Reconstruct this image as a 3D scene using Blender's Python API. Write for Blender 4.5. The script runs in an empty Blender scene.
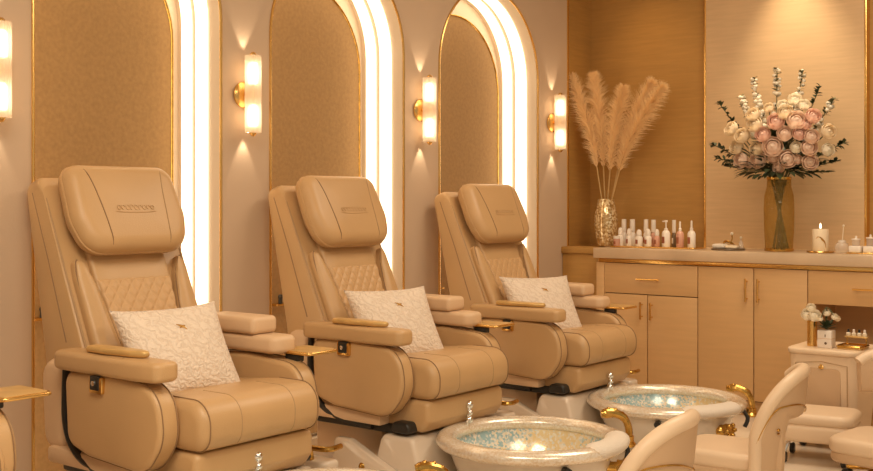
import bpy, bmesh, math, random
from mathutils import Vector, Matrix
PI = math.pi
rnd = random.Random(7)
S = bpy.context.scene
COL = S.collection

# ------------------------------------------------------------ camera
FPX, CX, HY, CAMZ = 1100.0, 436.5, 203.0, 1.11
YAW = math.radians(38)
CS, SN = math.cos(YAW), math.sin(YAW)
cam = bpy.data.objects.new('camera', bpy.data.cameras.new('camera'))
COL.objects.link(cam)
cam.location = (0, 0, CAMZ)
cam.rotation_euler = (PI / 2, 0, YAW)
cam.data.sensor_width = 36
cam.data.lens = FPX / 873 * 36
cam.data.shift_y = -(235.5 - HY) / 873
cam.data.clip_start = 0.05
S.camera = cam

def at(px, Y, py=None):
    """the place on the plane at depth Y that is seen at picture column px (and row py)"""
    t = (px - CX) / FPX
    g = (CS + SN * t) / (SN - CS * t)
    X = -Y / g
    Zc = -X * SN + Y * CS
    z = CAMZ - (py - HY) * Zc / FPX if py is not None else 0
    return Vector((X, Y, z))

# ------------------------------------------------------------ materials
def mat(name, col, rough=0.5, metal=0.0, var=0.0, vscale=8, bump=0.0, bscale=200, btype='noise', coat=0.0, sheen=0.0, stretch=None, detail=4):
    m = bpy.data.materials.new(name)
    m.use_nodes = True
    nt = m.node_tree
    b = nt.nodes['Principled BSDF']
    b.inputs['Base Color'].default_value = (*col, 1)
    b.inputs['Roughness'].default_value = rough
    b.inputs['Metallic'].default_value = metal
    b.inputs['Coat Weight'].default_value = coat
    b.inputs['Sheen Weight'].default_value = sheen
    tc = nt.nodes.new('ShaderNodeTexCoord')
    src = tc.outputs['Object']
    if stretch:
        mp = nt.nodes.new('ShaderNodeMapping')
        mp.inputs['Scale'].default_value = stretch
        nt.links.new(src, mp.inputs['Vector'])
        src = mp.outputs['Vector']
    if var:
        n = nt.nodes.new('ShaderNodeTexNoise')
        n.inputs['Scale'].default_value = vscale
        n.inputs['Detail'].default_value = detail
        nt.links.new(src, n.inputs['Vector'])
        r = nt.nodes.new('ShaderNodeValToRGB')
        r.color_ramp.elements[0].position = 0.3
        r.color_ramp.elements[1].position = 0.7
        r.color_ramp.elements[0].color = (*[c * (1 - var) for c in col], 1)
        r.color_ramp.elements[1].color = (*[min(1, c * (1 + var)) for c in col], 1)
        nt.links.new(n.outputs['Fac'], r.inputs['Fac'])
        nt.links.new(r.outputs['Color'], b.inputs['Base Color'])
    if bump:
        if btype == 'noise':
            n = nt.nodes.new('ShaderNodeTexNoise')
            n.inputs['Detail'].default_value = 3
        else:
            n = nt.nodes.new('ShaderNodeTexVoronoi')
            n.feature = 'F1' if btype == 'voronoi' else 'DISTANCE_TO_EDGE'
        n.inputs['Scale'].default_value = bscale
        nt.links.new(src, n.inputs['Vector'])
        bp = nt.nodes.new('ShaderNodeBump')
        bp.inputs['Strength'].default_value = bump
        bp.inputs['Distance'].default_value = 0.01
        nt.links.new(n.outputs[0], bp.inputs['Height'])
        nt.links.new(bp.outputs['Normal'], b.inputs['Normal'])
    return m

def emis(name, col, s):
    m = bpy.data.materials.new(name)
    m.use_nodes = True
    b = m.node_tree.nodes['Principled BSDF']
    b.inputs['Base Color'].default_value = (*col, 1)
    b.inputs['Emission Color'].default_value = (*col, 1)
    b.inputs['Emission Strength'].default_value = s
    return m

def glassy(name, col, clear=0.6, rough=0.08, bump=0.0, bscale=60, body=None):
    """clear tinted glass as a thin sheet: part see-through, part glossy"""
    m = bpy.data.materials.new(name)
    m.use_nodes = True
    nt = m.node_tree
    b = nt.nodes['Principled BSDF']
    b.inputs['Base Color'].default_value = (*(body or col), 1)
    b.inputs['Roughness'].default_value = rough
    b.inputs['Specular IOR Level'].default_value = 0.8
    tr = nt.nodes.new('ShaderNodeBsdfTransparent')
    tr.inputs['Color'].default_value = (*[c ** 0.5 for c in col], 1)
    mx = nt.nodes.new('ShaderNodeMixShader')
    mx.inputs['Fac'].default_value = clear
    nt.links.new(b.outputs[0], mx.inputs[1])
    nt.links.new(tr.outputs[0], mx.inputs[2])
    nt.links.new(mx.outputs[0], nt.nodes['Material Output'].inputs['Surface'])
    if bump:
        tc = nt.nodes.new('ShaderNodeTexCoord')
        v = nt.nodes.new('ShaderNodeTexVoronoi')
        v.inputs['Scale'].default_value = bscale
        nt.links.new(tc.outputs['Object'], v.inputs['Vector'])
        bp = nt.nodes.new('ShaderNodeBump')
        bp.inputs['Strength'].default_value = bump
        bp.inputs['Distance'].default_value = 0.01
        nt.links.new(v.outputs[0], bp.inputs['Height'])
        nt.links.new(bp.outputs['Normal'], b.inputs['Normal'])
    return m

def mosaic(name, a, b_, c, scale, rough=0.22, metal=0.35, wn=(0.6, 0.45), ns=7):
    """iridescent mosaic: many small chips of three colours"""
    m = bpy.data.materials.new(name)
    m.use_nodes = True
    nt = m.node_tree
    p = nt.nodes['Principled BSDF']
    p.inputs['Roughness'].default_value = rough
    p.inputs['Metallic'].default_value = metal
    p.inputs['Coat Weight'].default_value = 0.5
    tc = nt.nodes.new('ShaderNodeTexCoord')
    v = nt.nodes.new('ShaderNodeTexVoronoi')
    v.inputs['Scale'].default_value = scale
    nt.links.new(tc.outputs['Object'], v.inputs['Vector'])
    sep = nt.nodes.new('ShaderNodeSeparateColor')
    nt.links.new(v.outputs['Color'], sep.inputs[0])
    nz = nt.nodes.new('ShaderNodeTexNoise')
    nz.inputs['Scale'].default_value = ns
    nt.links.new(tc.outputs['Object'], nz.inputs['Vector'])
    ad = nt.nodes.new('ShaderNodeMath'); ad.operation = 'MULTIPLY_ADD'
    nt.links.new(sep.outputs[0], ad.inputs[0]); ad.inputs[1].default_value = wn[0]
    sc = nt.nodes.new('ShaderNodeMath'); sc.operation = 'MULTIPLY'
    nt.links.new(nz.outputs['Fac'], sc.inputs[0]); sc.inputs[1].default_value = wn[1]
    nt.links.new(sc.outputs[0], ad.inputs[2])
    r = nt.nodes.new('ShaderNodeValToRGB')
    e = r.color_ramp.elements
    e[0].position = 0.22 if ns == 7 else 0.62; e[0].color = (*a, 1)
    e[1].position = 0.75 if ns == 7 else 1.0; e[1].color = (*c, 1)
    k = e.new(0.48 if ns == 7 else 0.80); k.color = (*b_, 1)
    nt.links.new(ad.outputs[0], r.inputs['Fac'])
    nt.links.new(r.outputs['Color'], p.inputs['Base Color'])
    bp = nt.nodes.new('ShaderNodeBump')
    bp.inputs['Strength'].default_value = 0.6
    bp.inputs['Distance'].default_value = 0.004
    nt.links.new(sep.outputs[1], bp.inputs['Height'])
    nt.links.new(bp.outputs['Normal'], p.inputs['Normal'])
    return m

LEATHER = mat('tan_leather', (0.580, 0.370, 0.181), 0.36, var=0.04, vscale=5, bump=0.12, bscale=260)
LEATHER2 = mat('pale_leather', (0.720, 0.505, 0.316), 0.42, var=0.03, vscale=5, bump=0.10, bscale=260)
QUILT = mat('quilted_leather', (0.640, 0.407, 0.202), 0.45, bump=0.1, bscale=260)
SEAM = mat('seam_thread', (0.30, 0.18, 0.09), 0.7)
SEAM2 = mat('stitch_line', (0.46, 0.30, 0.16), 0.7)
CUSHION = None
GOLD = mat('brushed_gold', (0.80, 0.52, 0.18), 0.24, 1.0)
GOLDD = mat('antique_gold', (0.62, 0.38, 0.10), 0.2, 1.0, var=0.25, vscale=30)
CHROME = mat('chrome', (0.85, 0.85, 0.85), 0.08, 1.0)
BLACK = mat('black_rubber', (0.02, 0.018, 0.015), 0.4)
WALL = mat('warm_plaster', (0.600, 0.448, 0.316), 0.75, var=0.03, vscale=3, bump=0.05, bscale=150)
LINING = mat('cream_lining', (0.78, 0.66, 0.52), 0.6)
SUEDE = mat('brown_suede', (0.354, 0.205, 0.077), 0.85, var=0.10, vscale=60, bump=0.15, bscale=220, sheen=0.1)
GOLDWALL = mat('golden_wallcovering', (0.440, 0.236, 0.060), 0.6, var=0.07, vscale=6, bump=0.15, bscale=90, stretch=(1, 1, 14))
LINEN = mat('linen_wallcovering', (0.600, 0.407, 0.226), 0.7, var=0.05, vscale=6, bump=0.15, bscale=90, stretch=(1, 1, 14))
FLOORM = mat('cream_stone', (0.80, 0.68, 0.54), 0.25, var=0.06, vscale=2.5)
CEILM = mat('ceiling_paint', (0.720, 0.590, 0.439), 0.9)
CAB = mat('cabinet_laminate', (0.630, 0.389, 0.177), 0.45, var=0.04, vscale=4, stretch=(1, 1, 12))
CABD = mat('cabinet_shadow_gap', (0.20, 0.12, 0.06), 0.6)
MARBLE = mat('cream_marble', (0.620, 0.457, 0.303), 0.25, var=0.10, vscale=5, detail=9)
WHITEG = mat('pearl_fibreglass', (0.76, 0.65, 0.53), 0.18, coat=0.4)
BOWLIN = mosaic('iridescent_mosaic', (0.40, 0.59, 0.65), (0.95, 0.91, 0.84), (0.92, 0.74, 0.42), 125, 0.15, 0.12, (0.5, 1.1), 4)
RIM = mosaic('pearl_mosaic', (0.80, 0.66, 0.48), (0.88, 0.78, 0.63), (0.95, 0.90, 0.81), 170)
BOWLOUT = mat('pearl_skin', (0.76, 0.68, 0.58), 0.16, var=0.05, vscale=9, coat=0.5)
TOWEL = mat('white_terry', (0.82, 0.74, 0.64), 0.9, bump=0.5, bscale=160)
STOOLC = mat('cream_vinyl', (0.760, 0.581, 0.404), 0.4, bump=0.05, bscale=250)
STOOLD = mat('taupe_vinyl', (0.580, 0.398, 0.242), 0.45, bump=0.05, bscale=250)
LED = emis('warm_led', (1.0, 0.83, 0.58), 2.7)
BULB = emis('warm_bulb', (1.0, 0.82, 0.58), 5.0)
FLAME = emis('candle_flame', (1.0, 0.75, 0.4), 6.0)
def frosted(name, col, clear):
    m = glassy(name, col, clear, 0.2)
    nt = m.node_tree
    t = nt.nodes.new('ShaderNodeBsdfTranslucent')
    t.inputs['Color'].default_value = (*col, 1)
    mx = [n for n in nt.nodes if n.bl_idname == 'ShaderNodeMixShader'][0]
    m2 = nt.nodes.new('ShaderNodeMixShader')
    m2.inputs['Fac'].default_value = 0.75
    nt.links.new(nt.nodes['Principled BSDF'].outputs[0], m2.inputs[1])
    nt.links.new(t.outputs[0], m2.inputs[2])
    nt.links.new(m2.outputs[0], mx.inputs[1])
    return m
SHADE = frosted('ribbed_glass', (0.95, 0.88, 0.78), 0.52)
AMBER = glassy('amber_glass', (0.80, 0.60, 0.24), 0.70, 0.05, 1.0, 42, (0.46, 0.30, 0.09))
FLECK = mosaic('flecked_glass', (0.40, 0.24, 0.09), (0.66, 0.45, 0.20), (0.98, 0.84, 0.55), 95, 0.14, 0.45)
CLEAR = glassy('clear_glass', (0.92, 0.86, 0.78), 0.7, 0.05)
PAMPAS = mat('pampas_straw', (0.98, 0.78, 0.48), 0.9)
def translucent(m, f):
    nt = m.node_tree
    b = nt.nodes['Principled BSDF']
    t = nt.nodes.new('ShaderNodeBsdfTranslucent')
    t.inputs['Color'].default_value = b.inputs['Base Color'].default_value
    mx = nt.nodes.new('ShaderNodeMixShader')
    mx.inputs['Fac'].default_value = f
    nt.links.new(b.outputs[0], mx.inputs[1])
    nt.links.new(t.outputs[0], mx.inputs[2])
    nt.links.new(mx.outputs[0], nt.nodes['Material Output'].inputs['Surface'])
translucent(PAMPAS, 0.4)
PSTEM = mat('dry_stem', (0.52, 0.34, 0.14), 0.8)
LEAF = mat('dark_leaf', (0.035, 0.05, 0.018), 0.55, var=0.3, vscale=20)
LEAF2 = mat('olive_leaf', (0.12, 0.12, 0.045), 0.55, var=0.3, vscale=20)
STEMG = mat('green_stem', (0.07, 0.075, 0.025), 0.6)
PINK = mat('blush_petal', (0.95, 0.75, 0.61), 0.7, var=0.07, vscale=18)
DPINK = mat('rose_petal', (0.90, 0.63, 0.51), 0.7, var=0.08, vscale=18)
CREAMP = mat('cream_petal', (0.93, 0.79, 0.58), 0.7, var=0.06, vscale=18)
WHITEP = mat('ivory_petal', (0.95, 0.87, 0.72), 0.7, var=0.05, vscale=18)
for _m in (PINK, DPINK, CREAMP, WHITEP):
    translucent(_m, 0.3)
PLASTIC = mat('white_plastic', (0.82, 0.74, 0.66), 0.3)
BLUSHB = mat('pink_lotion', (0.62, 0.33, 0.24), 0.3)
LABELM = mat('brown_label', (0.32, 0.10, 0.05), 0.5)
WAX = mat('candle_wax', (0.85, 0.70, 0.50), 0.5)
WICK = mat('dark_print', (0.12, 0.07, 0.03), 0.6)
DARKT = mat('dark_tray', (0.16, 0.10, 0.05), 0.35)
WOODG = mat('gilded_wood', (0.72, 0.48, 0.19), 0.35, 0.4, var=0.12, vscale=12)

def cushion_mat():
    m = bpy.data.materials.new('embroidered_satin')
    m.use_nodes = True
    nt = m.node_tree
    b = nt.nodes['Principled BSDF']
    b.inputs['Roughness'].default_value = 0.5
    b.inputs['Sheen Weight'].default_value = 0.2
    tc = nt.nodes.new('ShaderNodeTexCoord')
    w = nt.nodes.new('ShaderNodeTexWave')
    w.wave_type = 'BANDS'
    w.bands_direction = 'DIAGONAL'
    w.inputs['Scale'].default_value = 17
    w.inputs['Distortion'].default_value = 9
    w.inputs['Detail'].default_value = 2
    w.inputs['Detail Scale'].default_value = 2.5
    nt.links.new(tc.outputs['Object'], w.inputs['Vector'])
    r = nt.nodes.new('ShaderNodeValToRGB')
    r.color_ramp.elements[0].color = (0.74, 0.61, 0.49, 1)
    r.color_ramp.elements[1].color = (0.83, 0.71, 0.59, 1)
    r.color_ramp.elements[0].position = 0.05
    r.color_ramp.elements[1].position = 0.5
    nt.links.new(w.outputs['Fac'], r.inputs['Fac'])
    nt.links.new(r.outputs['Color'], b.inputs['Base Color'])
    bp = nt.nodes.new('ShaderNodeBump')
    bp.inputs['Strength'].default_value = 0.45
    bp.inputs['Distance'].default_value = 0.006
    nt.links.new(w.outputs['Fac'], bp.inputs['Height'])
    nt.links.new(bp.outputs['Normal'], b.inputs['Normal'])
    return m
CUSHION = cushion_mat()

# ------------------------------------------------------------ mesh helpers
def link(name, bm, m, parent=None, ang=35, loc=None, flat=False):
    if not flat:
        bmesh.ops.recalc_face_normals(bm, faces=bm.faces)
    me = bpy.data.meshes.new(name)
    bm.to_mesh(me)
    bm.free()
    for mm in (m if isinstance(m, (list, tuple)) else [m]):
        me.materials.append(mm)
    if not flat:
        me.polygons.foreach_set('use_smooth', [True] * len(me.polygons))
        me.set_sharp_from_angle(angle=math.radians(ang))
    o = bpy.data.objects.new(name, me)
    COL.objects.link(o)
    if parent:
        o.parent = parent
    if loc is not None:
        o.location = loc
    return o

def tag(o, label, cat, group=None):
    o['label'] = label
    o['category'] = cat
    if group:
        o['group'] = group
    return o

def thing(name, label, cat, loc=(0, 0, 0), rz=0, group=None):
    o = bpy.data.objects.new(name, None)
    o.empty_display_size = 0.05
    COL.objects.link(o)
    o.location = loc
    o.rotation_euler = (0, 0, rz)
    return tag(o, label, cat, group)

def struct(name, bm, m, label=None, parent=None, flat=False):
    o = link(name, bm, m, parent, flat=flat)
    if not parent:
        o['kind'] = 'structure'
        if label:
            o['label'] = label
    return o

def dup(root, label=None, loc=None, rz=None):
    def rec(o, par):
        c = o.copy()
        COL.objects.link(c)
        if par:
            c.parent = par
        for ch in kids.get(o.name, []):
            rec(ch, c)
        return c
    kids = {}
    for o in list(bpy.data.objects):
        if o.parent:
            kids.setdefault(o.parent.name, []).append(o)
    r = rec(root, None)
    if label:
        r['label'] = label
    if loc is not None:
        r.location = loc
    if rz is not None:
        r.rotation_euler = (0, 0, rz)
    return r

def box(bm, x0, x1, y0, y1, z0, z1, bev=0.0, seg=2, M=None):
    r = bmesh.ops.create_cube(bm, size=1)
    vs = r['verts']
    for v in vs:
        v.co = Vector(((x0 + x1) / 2 + v.co.x * (x1 - x0), (y0 + y1) / 2 + v.co.y * (y1 - y0), (z0 + z1) / 2 + v.co.z * (z1 - z0)))
        if M:
            v.co = M @ v.co
    if bev:
        es = list({e for v in vs for e in v.link_edges})
        bmesh.ops.bevel(bm, geom=es, offset=bev, segments=seg, affect='EDGES', profile=0.5)
    return bm

def B(*a, **k):
    return box(bmesh.new(), *a, **k)

def ring_skin(bm, rings, closed=True, cap0=True, cap1=True):
    vr = [[bm.verts.new(p) for p in r] for r in rings]
    n = len(vr[0])
    for a, b in zip(vr, vr[1:]):
        for i in range(n if closed else n - 1):
            j = (i + 1) % n
            try:
                bm.faces.new((a[i], a[j], b[j], b[i]))
            except ValueError:
                pass
    if cap0 and n > 2:
        bm.faces.new(vr[0][::-1])
    if cap1 and n > 2:
        bm.faces.new(vr[-1])
    return vr

def tube(bm, pts, r, n=8, closed=False):
    pts = [Vector(p) for p in pts]
    rr = r if isinstance(r, (list, tuple)) else [r] * len(pts)
    rings = []
    prev = None
    N = len(pts)
    for i, p in enumerate(pts):
        if closed:
            d = pts[(i + 1) % N] - pts[i - 1]
        else:
            d = pts[min(i + 1, N - 1)] - pts[max(i - 1, 0)]
        if d.length < 1e-9:
            d = Vector((0, 0, 1))
        d.normalize()
        if prev is None:
            u = d.orthogonal().normalized()
        else:
            u = (prev - d * prev.dot(d))
            u = u.normalized() if u.length > 1e-6 else d.orthogonal().normalized()
        prev = u
        w = d.cross(u)
        rings.append([p + (u * math.cos(2 * PI * k / n) + w * math.sin(2 * PI * k / n)) * rr[i] for k in range(n)])
    if closed:
        rings.append(rings[0])
        ring_skin(bm, rings, cap0=False, cap1=False)
        bmesh.ops.remove_doubles(bm, verts=bm.verts, dist=1e-6)
    else:
        ring_skin(bm, rings)
    return bm

def T(pts, r, n=8, closed=False):
    return tube(bmesh.new(), pts, r, n, closed)

def lathe(bm, prof, n=32, c=(0, 0, 0), M=None, open_=False):
    c = Vector(c)
    rings = []
    for r, z in prof:
        ring = [c + Vector((max(r, 1e-5) * math.cos(2 * PI * k / n), max(r, 1e-5) * math.sin(2 * PI * k / n), z)) for k in range(n)]
        if M:
            ring = [M @ p for p in ring]
        rings.append(ring)
    ring_skin(bm, rings, cap1=not open_)
    return bm

def L(prof, n=32, c=(0, 0, 0), M=None, open_=False):
    return lathe(bmesh.new(), prof, n, c, M, open_)

def roundpoly(pts, rad, n=5):
    """fillet a convex polygon; rad is one radius or one per corner"""
    P = [Vector(p) for p in pts]
    out = []
    for i, p in enumerate(P):
        r = rad[i] if isinstance(rad, (list, tuple)) else rad
        a = (P[i - 1] - p); b = (P[(i + 1) % len(P)] - p)
        la, lb = a.length, b.length
        a.normalize(); b.normalize()
        th = math.acos(max(-1, min(1, a.dot(b))))
        if r <= 0 or abs(th - PI) < 0.02:
            out.append((p.x, p.y)); continue
        d = min(r / math.tan(th / 2), la * 0.499, lb * 0.499)
        r2 = d * math.tan(th / 2)
        c = p + (a + b).normalized() * (r2 / math.sin(th / 2))
        s = p + a * d - c
        e = p + b * d - c
        a0 = math.atan2(s.y, s.x); a1 = math.atan2(e.y, e.x)
        da = (a1 - a0 + PI) % (2 * PI) - PI
        for k in range(n + 1):
            q = a0 + da * k / n
            out.append((c.x + r2 * math.cos(q), c.y + r2 * math.sin(q)))
    return out

def rrect(hw, hh, r, n=5, cx=0, cy=0):
    return roundpoly([(cx - hw, cy - hh), (cx + hw, cy - hh), (cx + hw, cy + hh), (cx - hw, cy + hh)], r, n)

def pad(bm, out, t0, t1, r, M, seg=4, dome0=0.0, dome1=0.0, rings=4):
    """an outline with thickness from t0 to t1, its edges rounded by r; M maps (a, b, t) into space"""
    xs = [p[0] for p in out]; ys = [p[1] for p in out]
    cx, cy = (min(xs) + max(xs)) / 2, (min(ys) + max(ys)) / 2
    hx, hy = (max(xs) - min(xs)) / 2, (max(ys) - min(ys)) / 2
    prof = []
    for k in range(rings - 1, 0, -1) if dome0 else ():
        f = 1 - k / rings
        prof.append((r, f, t0 - dome0 * (1 - f * f)))
    for k in range(seg + 1):
        th = PI / 2 * (1 - k / seg)
        prof.append((r * (1 - math.cos(th)), 1, t0 + r - r * math.sin(th)))
    for k in range(seg + 1):
        th = PI / 2 * k / seg
        prof.append((r * (1 - math.cos(th)), 1, t1 - r + r * math.sin(th)))
    for k in range(1, rings) if dome1 else ():
        f = 1 - k / rings
        prof.append((r, f, t1 + dome1 * (1 - f * f)))
    R = []
    for e, f, t in prof:
        R.append([M @ Vector((cx + (x - cx) * (1 - e / hx) * f, cy + (y - cy) * (1 - e / hy) * f, t)) for x, y in out])
    ring_skin(bm, R)
    return bm

def PAD(*a, **k):
    return pad(bmesh.new(), *a, **k)

def frame(o, a, b, c):
    """matrix taking (1,0,0)->a, (0,1,0)->b, (0,0,1)->c with origin o"""
    a, b, c, o = Vector(a), Vector(b), Vector(c), Vector(o)
    return Matrix(((a.x, b.x, c.x, o.x), (a.y, b.y, c.y, o.y), (a.z, b.z, c.z, o.z), (0, 0, 0, 1)))

XZ = frame((0, 0, 0), (1, 0, 0), (0, 0, 1), (0, 1, 0))      # outline in x,z; thickness along y
XY = Matrix.Identity(4)

def spline(pts, n=8):
    P = [Vector(p) for p in pts]
    out = []
    for i in range(len(P) - 1):
        p0, p1, p2, p3 = P[max(i - 1, 0)], P[i], P[i + 1], P[min(i + 2, len(P) - 1)]
        for k in range(n):
            t = k / n
            out.append(0.5 * ((2 * p1) + (p2 - p0) * t + (2 * p0 - 5 * p1 + 4 * p2 - p3) * t * t + (3 * p1 - p0 - 3 * p2 + p3) * t ** 3))
    out.append(P[-1])
    return out

def ball(bm, c, r, s=(1, 1, 1), n=12):
    res = bmesh.ops.create_uvsphere(bm, u_segments=n, v_segments=max(6, n // 2), radius=r)
    for v in res['verts']:
        v.co = Vector((v.co.x * s[0], v.co.y * s[1], v.co.z * s[2])) + Vector(c)
    return bm

# ------------------------------------------------------------ setting
WX, BX, BY, CEIL = -3.43, -3.70, 5.93, 2.80
NICHES = [(2.13, 2.97), (3.243, 4.127), (4.41, 5.33)]
WEND = 5.66
APEX = 2.27
def arch_pts(y0, y1, apex, n=28):
    c, r = (y0 + y1) / 2, (y1 - y0) / 2
    return [(c - r * math.cos(PI * k / n), apex - r + r * math.sin(PI * k / n)) for k in range(n + 1)]

struct('floor', B(-4.2, 3.2, -1.5, 6.2, -0.06, 0), FLOORM, 'cream polished stone floor')
struct('ceiling', B(-4.2, 3.2, -1.5, 6.2, CEIL, CEIL + 0.08), CEILM, 'cream ceiling with downlights')

bm = bmesh.new()
def quad(bm, *p):
    bm.faces.new([bm.verts.new(q) for q in p])
edges = [-1.5] + [v for n_ in NICHES for v in n_] + [WEND]
for a, b in zip(edges[0::2], edges[1::2]):
    quad(bm, (WX, a, 0), (WX, b, 0), (WX, b, CEIL), (WX, a, CEIL))
for (a, b) in NICHES:
    P = arch_pts(a, b, APEX)
    P = [(a, 0.0)] + P + [(b, 0.0)]
    for (ya, za), (yb, zb) in zip(P[1:-1], P[2:-1]):
        quad(bm, (WX, ya, za), (WX, yb, zb), (WX, yb, CEIL), (WX, ya, CEIL))
quad(bm, (WX, WEND, 0), (BX, WEND, 0), (BX, WEND, CEIL), (WX, WEND, CEIL))
quad(bm, (BX - 0.1, -1.5, 0), (BX - 0.1, WEND, 0), (BX - 0.1, WEND, CEIL), (BX - 0.1, -1.5, CEIL))
bmesh.ops.remove_doubles(bm, verts=bm.verts, dist=1e-5)
struct('wall_left', bm, WALL, 'warm grey plaster wall with three lit arched niches', flat=True)

NN = ['leftmost', 'middle', 'rightmost']
ORD = ['nearest', 'middle', 'farthest']
for i, (a, b) in enumerate(NICHES):
    bm = bmesh.new()
    P = [(a, 0.0)] + arch_pts(a, b, APEX) + [(b, 0.0)]
    v0 = [bm.verts.new((WX, y, z)) for y, z in P]
    v1 = [bm.verts.new((BX, y, z)) for y, z in P]
    for k in range(len(P) - 1):
        bm.faces.new((v0[k], v0[k + 1], v1[k + 1], v1[k]))
    bm.faces.new(v1)
    struct('trim_%d' % (i + 1), bm, LINING, 'cream lining of the %s arched niche' % ORD[i])
    # gold bead round the opening
    bm = T([(WX + 0.003, y, z) for y, z in P], 0.006, 8)
    struct('trim_%d' % (i + 4), bm, GOLD, 'thin gold bead around the %s arched niche' % ORD[i])
    # led band on the lining
    def inset(e):
        return [(a + e, 0.01)] + arch_pts(a + e, b - e, APEX - e) + [(b - e, 0.01)]
    Q0, Q1 = inset(0.0015), inset(0.008)
    ls = thing('led_strip', 'pair of glowing warm light bands lining the %s arched niche' % ORD[i], 'light strip', (0, 0, 0), group='light strips in the arches')
    for x0, x1 in ((-3.505, -3.575), (-3.605, -3.665)):
        bm = bmesh.new()
        rings = [[(x0, *Q0[k]), (x0, *Q1[k]), (x1, *Q1[k]), (x1, *Q0[k])] for k in range(len(Q0))]
        ring_skin(bm, rings)
        link('light_band', bm, LED, ls)
    # suede panel with a gold edging
    ap = thing('arched_panel', 'brown suede arched wall panel inside the %s lit niche' % ORD[i], 'wall panel', (BX, (a + b) / 2, 0), group='suede panels in the niches')
    h = (b - a) / 2
    def arc(e, top):
        return [(-h + e, 0.02)] + arch_pts(-h + e, h - e, top) + [(h - e, 0.02)]
    Q = arc(0.056, APEX - 0.125)
    bm = bmesh.new()
    ring_skin(bm, [[(0.002, y, z) for y, z in Q], [(0.030, y, z) for y, z in Q]])
    link('panel_face', bm, SUEDE, ap)
    Q2 = arc(0.052, APEX - 0.121)
    link('gold_edging', T([(0.030, y, z) for y, z in Q2], 0.006, 8), GOLDD, ap)

# back wall, its raised linen panel, golden alcove
struct('wall_back', B(-3.43, 3.2, BY, BY + 0.1, 0, CEIL), GOLDWALL, 'golden woven wallcovering on the back wall')
bm = bmesh.new()
quad(bm, (WX + 0.001, WEND, 0), (WX + 0.001, BY, 0), (WX + 0.001, BY, CEIL), (WX + 0.001, WEND, CEIL))
struct('wall_alcove', bm, GOLDWALL, 'golden return of the alcove')
pxl, pxr = at(706, BY - 0.05).x, at(864.5, BY - 0.05).x
struct('trim_7', B(pxl, pxr, BY - 0.05, BY + 0.01, 0.5, CEIL - 0.001), LINEN, 'pale linen panel behind the tall bouquet')
struct('trim_8', B(pxl - 0.012, pxl, BY - 0.054, BY + 0.01, 0.5, CEIL - 0.001, 0.002), GOLD, 'gold strip left of the linen panel')
struct('trim_9', B(pxr, pxr + 0.012, BY - 0.054, BY + 0.01, 0.5, CEIL - 0.001, 0.002), GOLD, 'gold strip right of the linen panel')
struct('trim_10', B(WX - 0.004, WX + 0.008, WEND - 0.006, WEND + 0.006, 0, CEIL - 0.001, 0.002), GOLD, 'gold strip at the end of the plaster wall')
bm = B(WX + 0.002, -3.135, 5.60, BY - 0.001, 0, 0.815, 0.003)
struct('trim_11', bm, GOLDWALL, 'low boxed ledge left of the counter')
bm = B(WX + 0.002, -3.135, 5.585, BY - 0.001, 0.815, 0.853, 0.004)
struct('trim_12', bm, GOLDWALL, 'cap of the low boxed ledge')

# ------------------------------------------------------------ sconces
def sconce_proto():
    s = thing('wall_sconce', '', 'wall lamp', group='gold and glass wall sconces')
    Mx = frame((0, 0, 0), (0, 1, 0), (0, 0, 1), (1, 0, 0))
    link('back_plate', L([(0, 0.001), (0.052, 0.001), (0.055, 0.005), (0.055, 0.012), (0.048, 0.018), (0.03, 0.022), (0, 0.022)], 32, M=Mx), GOLD, s)
    link('arm', T([(0.02, 0, 0), (0.062, 0, 0)], 0.010, 10), GOLD, s)
    bm = T([(0.062, 0, -0.172), (0.062, 0, 0.172)], 0.004, 8)
    ball(bm, (0.062, 0, 0), 0.014)
    link('rod', bm, GOLD, s)
    n = 48
    prof = [(0.036, -0.155), (0.036, 0.155)]
    bm = bmesh.new()
    rings = []
    for r, z in [(0.033, -0.158), (0.033, 0.158), (0.0305, 0.158), (0.0305, -0.158), (0.033, -0.158)]:
        rings.append([(0.062 + (r + 0.0012 * (k % 2)) * math.cos(2 * PI * k / n), (r + 0.0012 * (k % 2)) * math.sin(2 * PI * k / n), z) for k in range(n)])
    ring_skin(bm, rings, cap0=False, cap1=False)
    link('glass_shade', bm, SHADE, s, ang=10)
    for sg in (-1, 1):
        bm = L([(0, 0), (0.016, 0), (0.021, 0.005), (0.021, 0.080), (0.014, 0.092), (0, 0.095)], 16, (0.062, 0, 0.040 if sg > 0 else -0.135))
        link('bulb', bm, BULB, s)
        z0 = 0.158 * sg
        link('cap', L([(0, z0), (0.014, z0), (0.014, z0 + 0.006 * sg), (0.007, z0 + 0.014 * sg), (0, z0 + 0.016 * sg)], 16, (0.062, 0, 0)), GOLD, s)
    return s
sc0 = sconce_proto()
SLAB = ['wall sconce at the left edge of the picture, left of the first arch',
        'glowing wall sconce between the first and second arched niches',
        'glowing wall sconce between the second and third arched niches',
        'wall sconce on the plaster strip beside the pampas alcove']
SY = [1.976, 3.09, 4.255, 5.48]
SZ = [1.55, 1.556, 1.57, 1.578]
for i, y in enumerate(SY):
    o = sc0 if i == 0 else dup(sc0)
    o['label'] = SLAB[i]
    o.location = (WX, y, SZ[i])

# ------------------------------------------------------------ pedicure chair
SV = Vector((-0.4257, 0, 0.905))
NV = Vector((0.905, 0, 0.4257))
BM = frame((-0.03, 0, 0.5), (0, 1, 0), SV, NV)     # (lateral, up the back, out of the back)

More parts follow.
